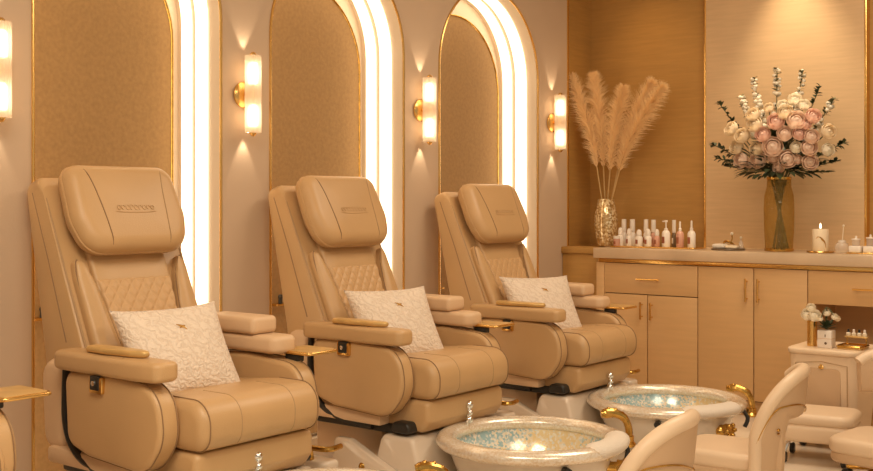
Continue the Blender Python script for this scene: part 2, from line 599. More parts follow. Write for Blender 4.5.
def chair_proto():
    c = thing('pedicure_chair', '', 'spa chair', group='tan leather pedicure chairs along the arches')
    # plinth
    prof = roundpoly([(0.16, 0.0), (0.455, 0.0), (0.44, 0.07), (0.392, 0.243), (0.235, 0.243)], [0.0, 0.0, 0.02, 0.025, 0.03])
    link('plinth', PAD(prof, -0.29, 0.29, 0.02, XZ), WHITEG, c)
    link('base_platform', B(-0.40, 0.20, -0.27, 0.27, 0.0, 0.10, 0.02), WHITEG, c)
    link('lift_column', B(-0.22, 0.15, -0.18, 0.18, 0.10, 0.24, 0.01), LEATHER2, c)
    link('seat_base', B(-0.24, 0.24, -0.30, 0.30, 0.272, 0.328, 0.014), LEATHER2, c)
    # side fins with gold emblem
    for sg in (-1, 1):
        fp = roundpoly([(0.0, 0.002), (0.42, 0.002), (0.385, 0.09), (0.10, 0.212), (0.025, 0.212)], [0.0, 0.0, 0.02, 0.03, 0.02])
        fin = link('side_fin', PAD(fp, 0.31 * sg - 0.02, 0.31 * sg + 0.02, 0.012, XZ), WHITEG, c)
        yy = 0.332 * sg
        bm = bmesh.new()
        ball(bm, (0.175, yy, 0.112), 0.016, (1, 0.35, 1.3))
        ball(bm, (0.20, yy, 0.098), 0.012, (1.5, 0.35, 0.7))
        link('emblem', bm, GOLDD, fin)
    # black mechanism plate under the seat
    link('mechanism', B(-0.22, 0.30, -0.255, 0.255, 0.24, 0.278, 0.01), BLACK, c)
    # leg rest box
    lp = roundpoly([(-0.05, 0.285), (0.40, 0.255), (0.435, 0.30), (0.435, 0.378), (-0.05, 0.385)], [0.02, 0.03, 0.02, 0.02, 0.02])
    link('leg_rest', PAD(lp, -0.245, 0.245, 0.022, XZ), LEATHER, c)
    for sg in (-1, 1):  # black solids stand in for the shade in the cutouts beside the leg rest
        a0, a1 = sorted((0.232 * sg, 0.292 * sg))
        link('cutout_shade', PAD(roundpoly([(0.28, 0.255), (0.385, 0.255), (0.37, 0.298), (0.295, 0.298)], 0.02, 4), a0, a1, 0.01, XZ), BLACK, c)
    # seat cushion
    sp = roundpoly([(-0.12, 0.40), (0.36, 0.380), (0.47, 0.385), (0.475, 0.535), (0.30, 0.535), (-0.12, 0.495)], [0.03, 0.0, 0.055, 0.075, 0.1, 0.03], 7)
    seat = link('seat', PAD(sp, -0.25, 0.25, 0.035, XZ, seg=5), LEATHER, c)
    for yy in (-0.222, 0.222):
        xs = [(x, z) for x, z in sp if x > 0.05]
        link('seam', T([(x + 0.0006, yy, z) for x, z in xs if not (z < 0.4 and x < 0.3)], 0.0022, 6), SEAM, seat)
    for yy in (-0.10, 0.12):
        link('seam', T([(x * 1.0003, yy, z + 0.0001) for x, z in sp if x > 0.02 and z > 0.39], 0.0015, 6), SEAM2, seat)
    # backrest shell
    bp = roundpoly([(-0.30, 0.44), (-0.02, 0.44), (-0.045, 0.52), (-0.350, 1.175), (-0.385, 1.205), (-0.460, 1.180), (-0.335, 0.62)], [0.04, 0.02, 0.02, 0.02, 0.03, 0.03, 0.1])
    back = link('backrest', PAD(bp, -0.252, 0.252, 0.035, XZ, seg=5), LEATHER, c)
    # seam down the shell's side
    for sg in (-1, 1):
        link('seam', T([(-0.398, 0.2515 * sg, 1.15), (-0.30, 0.2525 * sg, 0.92), (-0.20, 0.2525 * sg, 0.66)], 0.0022, 6), SEAM, back)
    # wings
    for sg in (-1, 1):
        o = [(0.228, 0.06), (0.228, 0.40), (0.222, 0.455), (0.205, 0.47), (0.172, 0.40), (0.150, 0.30), (0.130, 0.15), (0.120, 0.06)]
        o = [(y * sg, s) for y, s in o]
        if sg < 0:
            o = o[::-1]
        w = link('side_bolster', PAD(roundpoly(o, 0.02, 3), -0.02, 0.032, 0.020, BM, seg=5, dome1=0.006), LEATHER, c)
        link('piping', T(spline([BM @ Vector((yy * sg, ss, nn)) for yy, ss, nn in [(0.224, 0.36, 0.018), (0.222, 0.425, 0.022), (0.212, 0.460, 0.022), (0.200, 0.447, 0.022), (0.174, 0.395, 0.022), (0.153, 0.30, 0.022), (0.134, 0.16, 0.022)]], 6), 0.003, 6), SEAM, w)
        link('piping', T([BM @ Vector((0.243 * sg, ss, -0.005)) for ss in (0.12, 0.3, 0.5, 0.70)], 0.004, 6), SEAM2, back)
    # centre panels
    link('upper_panel', PAD(rrect(0.155, 0.21, 0.02, 4, 0, 0.545), -0.02, 0.018, 0.014, BM, dome1=0.004), LEATHER, c)
    nx, ny = 90, 100
    bm = bmesh.new()
    grid = []
    for j in range(ny + 1):
        row = []
        for i in range(nx + 1):
            u = -1 + 2 * i / nx; v = j / ny
            hw = 0.118 + 0.035 * v
            y = u * hw; s = 0.03 + 0.365 * v
            p = (y / 0.046); q = (s / 0.056)
            da = abs(((p + q) % 1) - 0.5) * 2; db = abs(((p - q) % 1) - 0.5) * 2
            h = min(1 - da, 1 - db)
            ed = min(1, (1 - abs(u)) / 0.05, v / 0.03, (1 - v) / 0.03)
            row.append(bm.verts.new(BM @ Vector((y, s, 0.006 + (0.014 + 0.0042 * min(1, h * 1.8) ** 0.7) * max(0, ed) ** 0.5))))
        grid.append(row)
    for j in range(ny):
        for i in range(nx):
            bm.faces.new((grid[j][i], grid[j][i + 1], grid[j + 1][i + 1], grid[j + 1][i]))
    link('quilted_panel', bm, QUILT, c, ang=60)
    # head pillow
    ho = roundpoly([(-0.195, 0.462), (0.195, 0.462), (0.228, 0.58), (0.215, 0.782), (-0.215, 0.782), (-0.228, 0.58)], [0.10, 0.10, 0.15, 0.055, 0.055, 0.15], 8)
    HM = frame(BM @ Vector((0, 0, 0)), (0, 1, 0), SV, NV)
    hp = link('head_pillow', PAD(ho, 0.012, 0.118, 0.045, HM, seg=6, dome1=0.008), LEATHER, c)
    edge = [(x * 0.905, 0.62 + (s - 0.62) * 0.90) for x, s in ho]
    for sg in (-1, 1):
        pts = [BM @ Vector((sg * yy, s, nn)) for yy, s, nn in [(0.165, 0.776, 0.070), (0.160, 0.762, 0.105), (0.150, 0.735, 0.1185), (0.138, 0.68, 0.1215), (0.128, 0.60, 0.123), (0.122, 0.54, 0.1215), (0.119, 0.50, 0.1185), (0.117, 0.478, 0.106)]]
        link('seam', T(spline(pts, 4), 0.0018, 6), SEAM if sg < 0 else SEAM2, hp)
    link('piping', T([BM @ Vector((x * 1.0, s, 0.066)) for x, s in ho], 0.0035, 6, True), SEAM if False else LEATHER, hp)
    # embossed mark: a row of tiny raised loops over a flat lens-shaped line
    bm = bmesh.new()
    for k in range(9):
        yy = -0.068 + k * 0.0170
        a = 0.010 - 0.0006 * abs(k - 3)
        pts = [BM @ Vector((yy + 0.0068 * math.cos(q), 0.605 + a * math.sin(q), 0.1262)) for q in [2 * PI * j / 10 for j in range(8 if k % 2 else 10)]]
        tube(bm, pts, 0.0017, 6)
    tube(bm, [BM @ Vector((yy, 0.590 - 0.004 * math.cos(yy * 20), 0.1258)) for yy in [-0.085 + 0.017 * j for j in range(11)]], [0.0006] + [0.0018] * 9 + [0.0006], 6)
    link('embossed_mark', bm, LEATHER, hp)
    # rear housing
    rp = roundpoly([(-0.285, 0.31), (-0.175, 0.31), (-0.160, 0.60), (-0.31, 0.61)], [0.05, 0.03, 0.03, 0.06])
    link('rear_housing', PAD(rp, -0.285, 0.285, 0.03, XZ), LEATHER2, c)
    # arms
    ap = roundpoly([(-0.085, 0.362), (0.02, 0.332), (0.30, 0.314), (0.385, 0.42), (0.36, 0.575), (0.10, 0.598), (-0.100, 0.585)], [0.05, 0.08, 0.10, 0.12, 0.15, 0.0, 0.04], 7)
    for sg in (-1, 1):
        a0, a1 = sorted((0.250 * sg, 0.330 * sg))
        arm = link('arm_panel', PAD(ap, a0, a1, 0.018, XZ, seg=4, dome0=0.006 if sg < 0 else 0, dome1=0.006 if sg > 0 else 0), LEATHER, c)
        for yy in (0.2645, 0.3165):
            link('seam', T([(x * 1.0 + (0.0008 if x > 0.1 else -0.0008), yy * sg, z + (0.0006 if z > 0.45 else -0.0006)) for x, z in ap], 0.0020, 6, True), SEAM, arm)
        # black linkage strap
        link('linkage', T(spline([(-0.128, 0.300 * sg, 0.585), (-0.130, 0.300 * sg, 0.42), (-0.08, 0.295 * sg, 0.325), (0.03, 0.285 * sg, 0.278), (0.18, 0.275 * sg, 0.262)], 6), 0.013, 8), BLACK, c)
    # near arm pad and its gold hand plate
    np_ = roundpoly([(-0.15, -0.347), (0.28, -0.350), (0.372, -0.335), (0.372, -0.245), (-0.15, -0.240)], [0.04, 0.0, 0.03, 0.03, 0.04], 5)
    pd = link('arm_pad', PAD(np_, 0.590, 0.650, 0.016, XY, seg=5, dome1=0.004), LEATHER, c)
    link('seam', T([(0.20, -0.3475, 0.602), (0.20, -0.347, 0.634), (0.20, -0.325, 0.6515), (0.20, -0.265, 0.6515), (0.20, -0.243, 0.634)], 0.0018, 6), SEAM, pd)
    hpnts = roundpoly([(0.0, -0.325), (0.10, -0.330), (0.22, -0.318), (0.30, -0.288), (0.22, -0.262), (0.08, -0.262), (0.0, -0.275)], 0.02, 4)
    link('hand_plate', PAD(hpnts, 0.654, 0.674, 0.009, XY), WOODG, c)
    br = link('bracket', B(0.055, 0.12, -0.346, -0.328, 0.535, 0.587, 0.006), GOLD, c)
    link('socket', B(0.065, 0.110, -0.350, -0.334, 0.546, 0.590, 0.005), BLACK, br)
    link('bolt', L([(0, 0), (0.008, 0), (0.008, 0.004), (0.005, 0.006), (0, 0.006)], 12, M=frame((0.088, -0.350, 0.568), (1, 0, 0), (0, 0, 1), (0, -1, 0))), CHROME, br)
    # far arm pad, storage box, tray
    fp = roundpoly([(-0.15, 0.235), (0.265, 0.235), (0.265, 0.335), (0.22, 0.350), (-0.15, 0.345)], [0.04, 0.04, 0.04, 0.0, 0.04], 5)
    link('arm_pad', PAD(fp, 0.604, 0.664, 0.018, XY, seg=5), LEATHER2, c)
    link('arm_box', B(-0.10, 0.165, 0.225, 0.342, 0.6645, 0.725, 0.018, 4), LEATHER2, c)
    tr = roundpoly([(0.20, 0.29), (0.365, 0.29), (0.365, 0.44), (0.20, 0.44)], 0.02, 4)
    t = link('side_tray', PAD(tr, 0.602, 0.613, 0.005, XY), GOLD, c)
    link('tray_inlay', PAD(rrect(0.073, 0.066, 0.015, 4, 0.2825, 0.365), 0.612, 0.6145, 0.001, XY), WOODG, t)
    link('tray_bracket', B(0.24, 0.30, 0.30, 0.335, 0.575, 0.603, 0.006), BLACK, t)
    # folded side step on the far side
    st = link('side_step', PAD(rrect(0.07, 0.045, 0.03, 5, 0.30, 0.40), 0.195, 0.235, 0.014, XY, dome1=0.003), WHITEG, c)
    link('step_rail', T(spline([(0.10, 0.34, 0.27), (0.25, 0.36, 0.275), (0.36, 0.38, 0.275), (0.36, 0.45, 0.275)], 5), 0.010, 8), GOLDD, st)
    link('step_post', T([(0.30, 0.36, 0.275), (0.30, 0.38, 0.19)], 0.009, 8), GOLDD, st)
    return c
ch0 = chair_proto()
CHX = -2.95
CHY = [1.23, 2.33, 3.43, 4.54]
CL = ['tan leather pedicure chair cut off at the left edge, only arm and tray showing',
      'largest whole tan leather pedicure chair, in front of the nearest arch',
      'middle tan leather pedicure chair, in front of the second arch',
      'farthest tan leather pedicure chair, nearest the counter with pampas grass']
for i, y in enumerate(CHY):
    o = ch0 if i == 0 else dup(ch0)
    o['label'] = CL[i]
    o.location = (CHX, y, 0)
    o.scale = ((1, 1, 1), (1, 1, 0.995), (0.975, 1, 0.985), (0.95, 1, 0.97))[i]

# ------------------------------------------------------------ cushions
def cushion_proto():
    n = 36
    bm = bmesh.new()
    hw, hh, th = 0.198, 0.165, 0.062
    for sg in (-1, 1):
        g = []
        for j in range(n + 1):
            row = []
            for i in range(n + 1):
                u = -1 + 2 * i / n; v = -1 + 2 * j / n
                x = hw * u * (1 - 0.10 * (1 - v * v))
                z = hh * v * (1 - 0.10 * (1 - u * u))
                d = th * max(0, (1 - u * u) * (1 - v * v)) ** 0.42
                row.append(bm.verts.new((x, z, sg * d)))
            g.append(row)
        for j in range(n):
            for i in range(n):
                bm.faces.new((g[j][i], g[j][i + 1], g[j + 1][i + 1], g[j + 1][i]))
    bmesh.ops.remove_doubles(bm, verts=bm.verts, dist=1e-5)
    cu = tag(link('throw_cushion', bm, CUSHION, ang=80), '', 'cushion', 'ivory cushions on the pedicure chairs')
    bm = bmesh.new()
    tube(bm, [(-0.016, 0.072, 0.056), (-0.004, 0.064, 0.059), (0.006, 0.058, 0.060), (0.016, 0.049, 0.060)], [0.001, 0.0035, 0.003, 0.001], 6)
    tube(bm, [(-0.010, 0.056, 0.059), (0.002, 0.062, 0.060), (0.014, 0.064, 0.059)], [0.001, 0.003, 0.001], 6)
    link('gold_motif', bm, GOLD, cu)
    return cu
cu0 = cushion_proto()
QL = ['ivory embossed cushion on the largest, nearest whole chair', 'ivory embossed cushion on the middle chair', 'ivory embossed cushion on the farthest chair']
for i in range(3):
    o = cu0 if i == 0 else dup(cu0)
    o['label'] = QL[i]
    yaw = Matrix.Rotation(math.radians((-3, -12, -20)[i]), 3, 'Z')
    up = yaw @ Vector((-0.50, 0.10, 0.86)).normalized()
    n_ = yaw @ Vector((0.86, -0.05, 0.50)).normalized()
    a_ = up.cross(n_).normalized()
    n_ = a_.cross(up).normalized()
    rot = Matrix.Rotation(math.radians((5, 4, 3)[i]), 4, n_)
    M = frame((CHX + (0.115, 0.105, 0.09)[i], CHY[i + 1] - 0.050, (0.632, 0.622, 0.612)[i]), a_, up, n_)
    o.matrix_world = Matrix.Translation(M.translation) @ rot @ Matrix.Translation(-M.translation) @ M

# ------------------------------------------------------------ foot baths
BWX = -2.235
def foot_bath(y, rot, label):
    f = thing('foot_bath', label, 'foot bath', (BWX, y, 0), math.radians(rot), 'mosaic pedicure basins')
    link('basin', L([(0, 0), (0.19, 0), (0.21, 0.012), (0.245, 0.07), (0.283, 0.14), (0.302, 0.19), (0.312, 0.225), (0.306, 0.235), (0.300, 0.235), (0.288, 0.188), (0.265, 0.127), (0.228, 0.070), (0.172, 0.044), (0.0, 0.039)], 64), BOWLOUT, f, ang=50)
    link('inner_lining', L([(0.0, 0.045), (0.17, 0.050), (0.225, 0.076), (0.262, 0.132), (0.285, 0.191), (0.297, 0.236)], 64, open_=True), BOWLIN, f, ang=50)
    n, m = 72, 12
    bm = bmesh.new()
    rings = []
    for i in range(n):
        q = 2 * PI * i / n
        r = 0.315
        rings.append([((r + 0.040 * math.cos(2 * PI * k / m)) * math.cos(q), (r + 0.040 * math.cos(2 * PI * k / m)) * math.sin(q), 0.234 + 0.027 * math.sin(2 * PI * k / m)) for k in range(m)])
    rings.append(rings[0])
    ring_skin(bm, rings, cap0=False, cap1=False)
    bmesh.ops.remove_doubles(bm, verts=bm.verts, dist=1e-6)
    link('rim', bm, RIM, f, ang=60)
    # padded foot rest on the rim
    bm = bmesh.new()
    rings = []
    for i in range(15):
        q = math.radians(-38 + 62 * i / 14)
        e = min(1, math.sin(PI * (i + 0.25) / 14.5) * 2.2) if 0 < i < 14 else 0.55
        rings.append([((0.315 + 0.047 * e * math.cos(2 * PI * k / 16)) * math.cos(q), (0.315 + 0.047 * e * math.cos(2 * PI * k / 16)) * math.sin(q), 0.242 + 0.031 * e * math.sin(2 * PI * k / 16)) for k in range(16)])
    ring_skin(bm, rings)
    link('foot_pad', bm, TOWEL, f, ang=60)
    # faucet
    def pol(r, deg, z):
        return Vector((r * math.cos(math.radians(deg)), r * math.sin(math.radians(deg)), z))
    bm = bmesh.new()
    tube(bm, spline([pol(0.372, 30, 0.20), pol(0.378, 30, 0.255), pol(0.358, 30, 0.303), pol(0.315, 30, 0.322), pol(0.270, 31, 0.318)], 6),
         [0.014] * 12 + [0.016] * 6 + [0.018, 0.018, 0.019, 0.019, 0.018, 0.014, 0.014], 10)
    for k, (rr_, z_) in enumerate([(0.372, 0.292), (0.352, 0.318), (0.326, 0.332), (0.298, 0.336)]):
        ball(bm, pol(rr_, 30, z_), 0.009)
    fa = link('faucet', bm, GOLDD, f)
    bm = bmesh.new()
    lathe(bm, [(0, -0.02), (0.026, -0.02), (0.03, -0.01), (0.022, 0.0), (0.022, 0.02), (0.0, 0.022)], 16, pol(0.375, 30, 0.215))
    link('faucet_collar', bm, GOLDD, fa)
    # valve below the pad
    v0, v1 = pol(0.27, 6, 0.15), pol(0.345, 6, 0.15)
    bm = T([v0, pol(0.315, 6, 0.15), pol(0.316, 6, 0.15), v1], [0.02, 0.02, 0.028, 0.028], 14)
    for k in range(6):
        q = 2 * PI * k / 6
        ball(bm, v1 + Vector((-math.sin(math.radians(6)), math.cos(math.radians(6)), 0)) * (0.026 * math.cos(q)) + Vector((0, 0, 0.026 * math.sin(q))), 0.011)
    ball(bm, pol(0.35, -6, 0.155), 0.02, (1, 1, 1.2))
    link('valve', bm, GOLDD, f)
    bm = T([pol(0.31, -52, 0.19), pol(0.345, -52, 0.19)], 0.014, 12)
    link('jet_knob', bm, BLACK, f)
    link('handle', T(spline([pol(0.345, 26, 0.225), pol(0.365, 26, 0.19), pol(0.355, 24, 0.15)], 5), 0.009, 8), BLACK, f)
    # hand shower at the chair side
    d = 180 - rot
    bm = T([pol(0.295, d, 0.245), pol(0.285, d, 0.325)], 0.008, 12)
    ball(bm, pol(0.284, d, 0.330), 0.017)
    ball(bm, pol(0.280, d, 0.300), 0.012)
    ball(bm, pol(0.284, d, 0.272), 0.016)
    link('hand_shower', bm, CHROME, f)
    if rot < 0:
        f.scale = (1, 1, 0.93)
    return f
foot_bath(CHY[1], 20, 'foot bath cut off by the bottom edge, below the largest chair')
foot_bath(CHY[2], 17, 'mosaic foot bath in front of the middle chair, blue and gold shimmer inside')
foot_bath(CHY[3], -18, 'smaller looking mosaic foot bath in front of the farthest chair')

# ------------------------------------------------------------ stools
def stool_shell(bm, r_in, r_out, phi0, phi1, ztop, zbot, n=40):
    rings = []
    for i in range(n + 1):
        ph = math.radians(phi0 + (phi1 - phi0) * i / n)
        a, b = zbot(math.degrees(ph)), ztop(math.degrees(ph))
        m = 10
        ring = []
        rm, th, hz, zc = (r_in + r_out) / 2, (r_out - r_in) / 2, (b - a) / 2, (a + b) / 2
        for k in range(m * 2):
            q = 2 * PI * k / (m * 2)
            cc, ss = math.cos(q), math.sin(q)
            e = 0.35
            x = math.copysign(abs(cc) ** 0.6, cc) * th
            z = math.copysign(abs(ss) ** e, ss) * hz
            lean = 0.10 * max(0, (zc + z - 0.25))
            ring.append(((rm + x + lean) * math.cos(ph), (rm + x + lean) * math.sin(ph), zc + z))
        rings.append(ring)
    ring_skin(bm, rings)
    return bm

def stool_proto():
    s = thing('technician_stool', '', 'stool', group='cream technician stools')
    # base with casters
    bm = bmesh.new()
    for k in range(5):
        q = 2 * PI * k / 5 + 0.4
        tube(bm, [(0.02 * math.cos(q), 0.02 * math.sin(q), 0.075), (0.15 * math.cos(q), 0.15 * math.sin(q), 0.055)], [0.014, 0.010], 8)
    link('star_base', bm, GOLDD, s)
    for k in range(5):
        q = 2 * PI * k / 5 + 0.4
        Mc = frame((0.15 * math.cos(q), 0.15 * math.sin(q), 0.025), (math.cos(q), math.sin(q), 0), (0, 0, 1), (-math.sin(q), math.cos(q), 0))
        link('caster', L([(0, -0.012), (0.022, -0.012), (0.025, -0.008), (0.025, 0.008), (0.022, 0.012), (0, 0.012)], 16, M=Mc), BLACK, s)
    link('column', T([(0, 0, 0.06), (0, 0, 0.14)], 0.02, 12), CHROME, s)
    # seat
    so = roundpoly([(-0.20, -0.15), (0.15, -0.165), (0.15, 0.165), (-0.20, 0.15)], [0.06, 0.08, 0.08, 0.06], 6)
    link('seat', PAD(so, 0.14, 0.205, 0.024, XY, seg=5, dome1=0.006), STOOLC, s)
    link('seat_shell', PAD([(x * 0.97, y * 0.97) for x, y in so], 0.105, 0.15, 0.018, XY), STOOLD, s)
    def zt(d):
        u = min(1, abs(d - 12) / 69)
        return 0.19 + 0.312 * max(0.0, 1 - u ** 2.6) ** 0.55
    def zb(d):
        if d > -22:
            return 0.335
        return 0.335 - 0.215 * min(1, (-22 - d) / 16) ** 0.8
    link('back_shell', stool_shell(bmesh.new(), 0.192, 0.232, -54, 52, zt, zb), STOOLD, s, ang=60)
    # cream padded border along the top and side edge
    P = []
    for i in range(49):
        d = -54 + 106 * i / 48
        z = zt(d)
        r = 0.212 + 0.10 * max(0, z - 0.25)
        P.append((r * math.cos(math.radians(d)), r * math.sin(math.radians(d)), z - 0.006))
    q = math.radians(-54)
    pre = [(0.212 * math.cos(q), 0.212 * math.sin(q), z) for z in (0.12, 0.15, 0.175)]
    q = math.radians(52)
    post = []
    link('padded_border', T(pre + P + post, 0.024, 18), STOOLC, s)
    pip = []
    for i in range(40):
        d = -55 + 95 * i / 39
        z = 0.335 + 0.055 * math.sin(PI * min(1, i / 39 + 0.15)) - 0.10 * max(0, 1 - i / 9) ** 2
        r = 0.2345 + 0.10 * max(0, z - 0.25)
        pip.append((r * math.cos(math.radians(d)), r * math.sin(math.radians(d)), z))
    link('gold_piping', T(pip, 0.0028, 6), GOLDD, s)
    d = math.radians(-35)
    bm = bmesh.new()
    ball(bm, (0.241 * math.cos(d), 0.241 * math.sin(d), 0.305), 0.010, (0.6, 1, 0.6))
    ball(bm, (0.240 * math.cos(d), 0.240 * math.sin(d), 0.292), 0.007, (0.7, 1.3, 0.4))
    link('emblem', bm, GOLDD, s)
    # strut joining back to seat
    link('back_strut', T(spline([(0.05, -0.05, 0.118), (0.14, -0.09, 0.115), (0.180, -0.105, 0.17), (0.182, -0.10, 0.36)], 6), 0.028, 10), STOOLD, s)
    return s
st0 = stool_proto()
SPOS = [((-1.59, 2.86), 'cream technician stool in the bottom foreground, facing the middle foot bath'),
        ((-1.65, 3.94), 'cream technician stool with curved back beside the far foot bath'),
        ((-1.265, 4.47), 'cream technician stool cut off by the right edge of the picture')]
for i, ((x, y), lb) in enumerate(SPOS):
    o = st0 if i == 0 else dup(st0)
    o['label'] = lb
    o.location = (x, y, 0)
    o.rotation_euler = (0, 0, math.radians((-4, 4, 80)[i]))

# pull-up seat in front of the trolley
ps = thing('low_stool', 'backless cream padded low stool in front of the flower trolley', 'stool', (-1.63, 4.76, 0), math.radians(10))
so = roundpoly([(-0.165, -0.14), (0.165, -0.14), (0.175, 0.13), (-0.175, 0.13)], 0.06, 6)
link('seat', PAD(so, 0.165, 0.218, 0.022, XY, seg=5, dome1=0.008), STOOLC, ps)
link('seat_shell', PAD([(x * 1.0, y * 1.0) for x, y in so], 0.095, 0.172, 0.02, XY), STOOLC, ps)
link('swivel_plate', B(-0.06, 0.06, -0.06, 0.06, 0.09, 0.108, 0.004), BLACK, ps)
for x, y in ((-0.12, -0.10), (0.12, -0.10), (-0.12, 0.09), (0.12, 0.09)):
    lg = link('leg', T([(x * 0.8, y * 0.8, 0.11), (x, y, 0.045)], 0.008, 8), CHROME, ps)
    link('caster', L([(0, -0.010), (0.020, -0.010), (0.023, -0.006), (0.023, 0.006), (0.020, 0.010), (0, 0.010)], 16, M=frame((x, y, 0.023), (0, 1, 0), (0, 0, 1), (1, 0, 0))), BLACK, lg)

# ------------------------------------------------------------ trolley
tr = thing('salon_trolley', 'cream upholstered trolley with rounded top in front of the cabinets', 'trolley', (-1.68, 5.12, 0))
bo = roundpoly([(-0.155, -0.165), (0.155, -0.165), (0.155, 0.165), (-0.155, 0.165)], 0.05, 6)
bm = bmesh.new()
rings = []
for z, s in [(0.06, 0.84), (0.08, 0.88), (0.20, 0.94), (0.40, 1.0), (0.425, 1.0)]:
    rings.append([(x * s, y * s, z) for x, y in bo])
ring_skin(bm, rings)
link('body', bm, STOOLC, tr)
link('top', PAD([(x * 1.06, y * 1.06) for x, y in bo], 0.425, 0.452, 0.010, XY), STOOLC, tr)
link('front_panel', PAD(rrect(0.085, 0.10, 0.02, 4, 0.0, 0.27), 0.0, 0.006, 0.003, frame((0, -0.158, 0), (1, 0, 0), (0, 0, 1), (0, -1, 0))), STOOLD, tr)
link('panel_seam', T([(-0.115, -0.1625, 0.12), (-0.115, -0.1655, 0.385), (0.0, -0.1655, 0.398), (0.115, -0.1655, 0.385), (0.115, -0.1625, 0.12)], 0.002, 6), SEAM2, tr)
bm = bmesh.new(); ball(bm, (0.0, -0.1665, 0.372), 0.012, (1.1, 0.2, 0.7)); ball(bm, (0, -0.1665, 0.382), 0.007, (1, 0.3, 0.8))
link('emblem', bm, GOLD, tr)
for x in (-0.10, 0.10):
    for y in (-0.11, 0.11):
        link('caster', L([(0, -0.012), (0.025, -0.012), (0.03, -0.008), (0.03, 0.008), (0.025, 0.012), (0, 0.012)], 16, M=frame((x, y, 0.03), (0, 1, 0), (0, 0, 1), (1, 0, 0))), BLACK, tr)
TT = 0.4525

# ------------------------------------------------------------ cabinets
CF, CB = 5.48, 5.91
def cabinet(name, label, x0, x1, items, group='tan cabinets under the marble counter'):
    c = thing(name, label, 'cabinet', (x0, CF, 0), group=group)
    w = x1 - x0
    bm = bmesh.new()
    if any(k == 'niche' for k, *_ in items):
        n0, n1 = [it[3:5] for it in items if it[0] == 'niche'][0]
        box(bm, 0, w, 0.36, CB - CF, 0.08, 0.775)
        box(bm, 0, 0.018, 0.02, 0.36, 0.08, 0.775); box(bm, w - 0.018, w, 0.02, 0.36, 0.08, 0.775)
        box(bm, 0.018, w - 0.018, 0.02, 0.36, n1, 0.775); box(bm, 0.018, w - 0.018, 0.02, 0.36, 0.08, n0)
    else:
        box(bm, 0.0, w, 0.02, CB - CF, 0.08, 0.775)
    link('carcass', bm, CABD if not any(k == 'niche' for k, *_ in items) else CAB, c)
    link('kick_board', B(0.0, w, 0.05, 0.07, 0.0, 0.08), CAB, c)
    for it in items:
        k, a, b, z0, z1 = it[:5]
        if k == 'niche':
            continue
        g = 0.0025
        d = link('drawer' if k == 'drawer' else 'door', B(a + g, b - g, 0.0, 0.02, z0 + g, z1 - g, 0.0015), CAB, c)
        if k == 'drawer':
            m = (a + b) / 2
            hb = T([(m - 0.068, -0.028, (z0 + z1) / 2 + 0.0), (m + 0.068, -0.028, (z0 + z1) / 2)], 0.005, 8)
            for s in (-0.05, 0.05):
                tube(hb, [(m + s, -0.028, (z0 + z1) / 2), (m + s, 0.001, (z0 + z1) / 2)], 0.004, 6)
            link('handle', hb, GOLD, d)
        else:
            hx, hz0, hz1 = it[5:8]
            hb = T([(hx, -0.028, hz0), (hx, -0.028, hz1)], 0.005, 8)
            for s in (hz0 + 0.015, hz1 - 0.015):
                tube(hb, [(hx, -0.028, s), (hx, 0.001, s)], 0.004, 6)
            link('handle', hb, GOLD, d)
    return c
XA0, XA1, XB1, XC1 = -3.079, -2.514, -1.925, -1.335
wA, wB, wC = XA1 - XA0, XB1 - XA1, XC1 - XB1
cabinet('base_cabinet', 'tan cabinet with one wide drawer over two doors, leftmost under the counter', XA0, XA1,
        [('drawer', 0, wA, 0.605, 0.775), ('door', 0, wA * 0.476, 0.085, 0.605, wA * 0.476 - 0.03, 0.47, 0.565), ('door', wA * 0.476, wA, 0.085, 0.605, wA * 0.476 + 0.03, 0.47, 0.565)])
cabinet('base_cabinet', 'tan cabinet with two tall doors and paired gold handles', XA1, XB1,
        [('door', 0, wB * 0.525, 0.085, 0.775, wB * 0.525 - 0.035, 0.60, 0.72), ('door', wB * 0.525, wB, 0.085, 0.775, wB * 0.525 + 0.03, 0.60, 0.72)])
cabinet('base_cabinet', 'tan cabinet with a drawer over an open shelf bay, at the right edge', XB1, XC1,
        [('drawer', 0, wC, 0.605, 0.775), ('niche', 0.018, wC - 0.018, 0.33, 0.605), ('door', 0, wC, 0.085, 0.33, wC / 2, 0.18, 0.27)])
struct('trim_13', B(-3.13, XA0, CF, CB, 0, 0.775, 0.002), CAB, 'filler post at the left end of the cabinets')
ct = thing('countertop', 'long cream marble countertop with gold strip under its edge', 'countertop', (XA0, CF, 0.80))
link('slab', B(-0.055, 1.75, -0.03, BY - 0.052 - CF, 0.0, 0.058, 0.004), MARBLE, ct)
link('gold_underline', B(-0.04, 1.75, 0.006, CB - CF, -0.0245, -0.0005, 0.002), GOLD, ct)
TOP = 0.8585

def on(px, Y):
    p = at(px, Y)
    return (p.x, p.y, TOP)

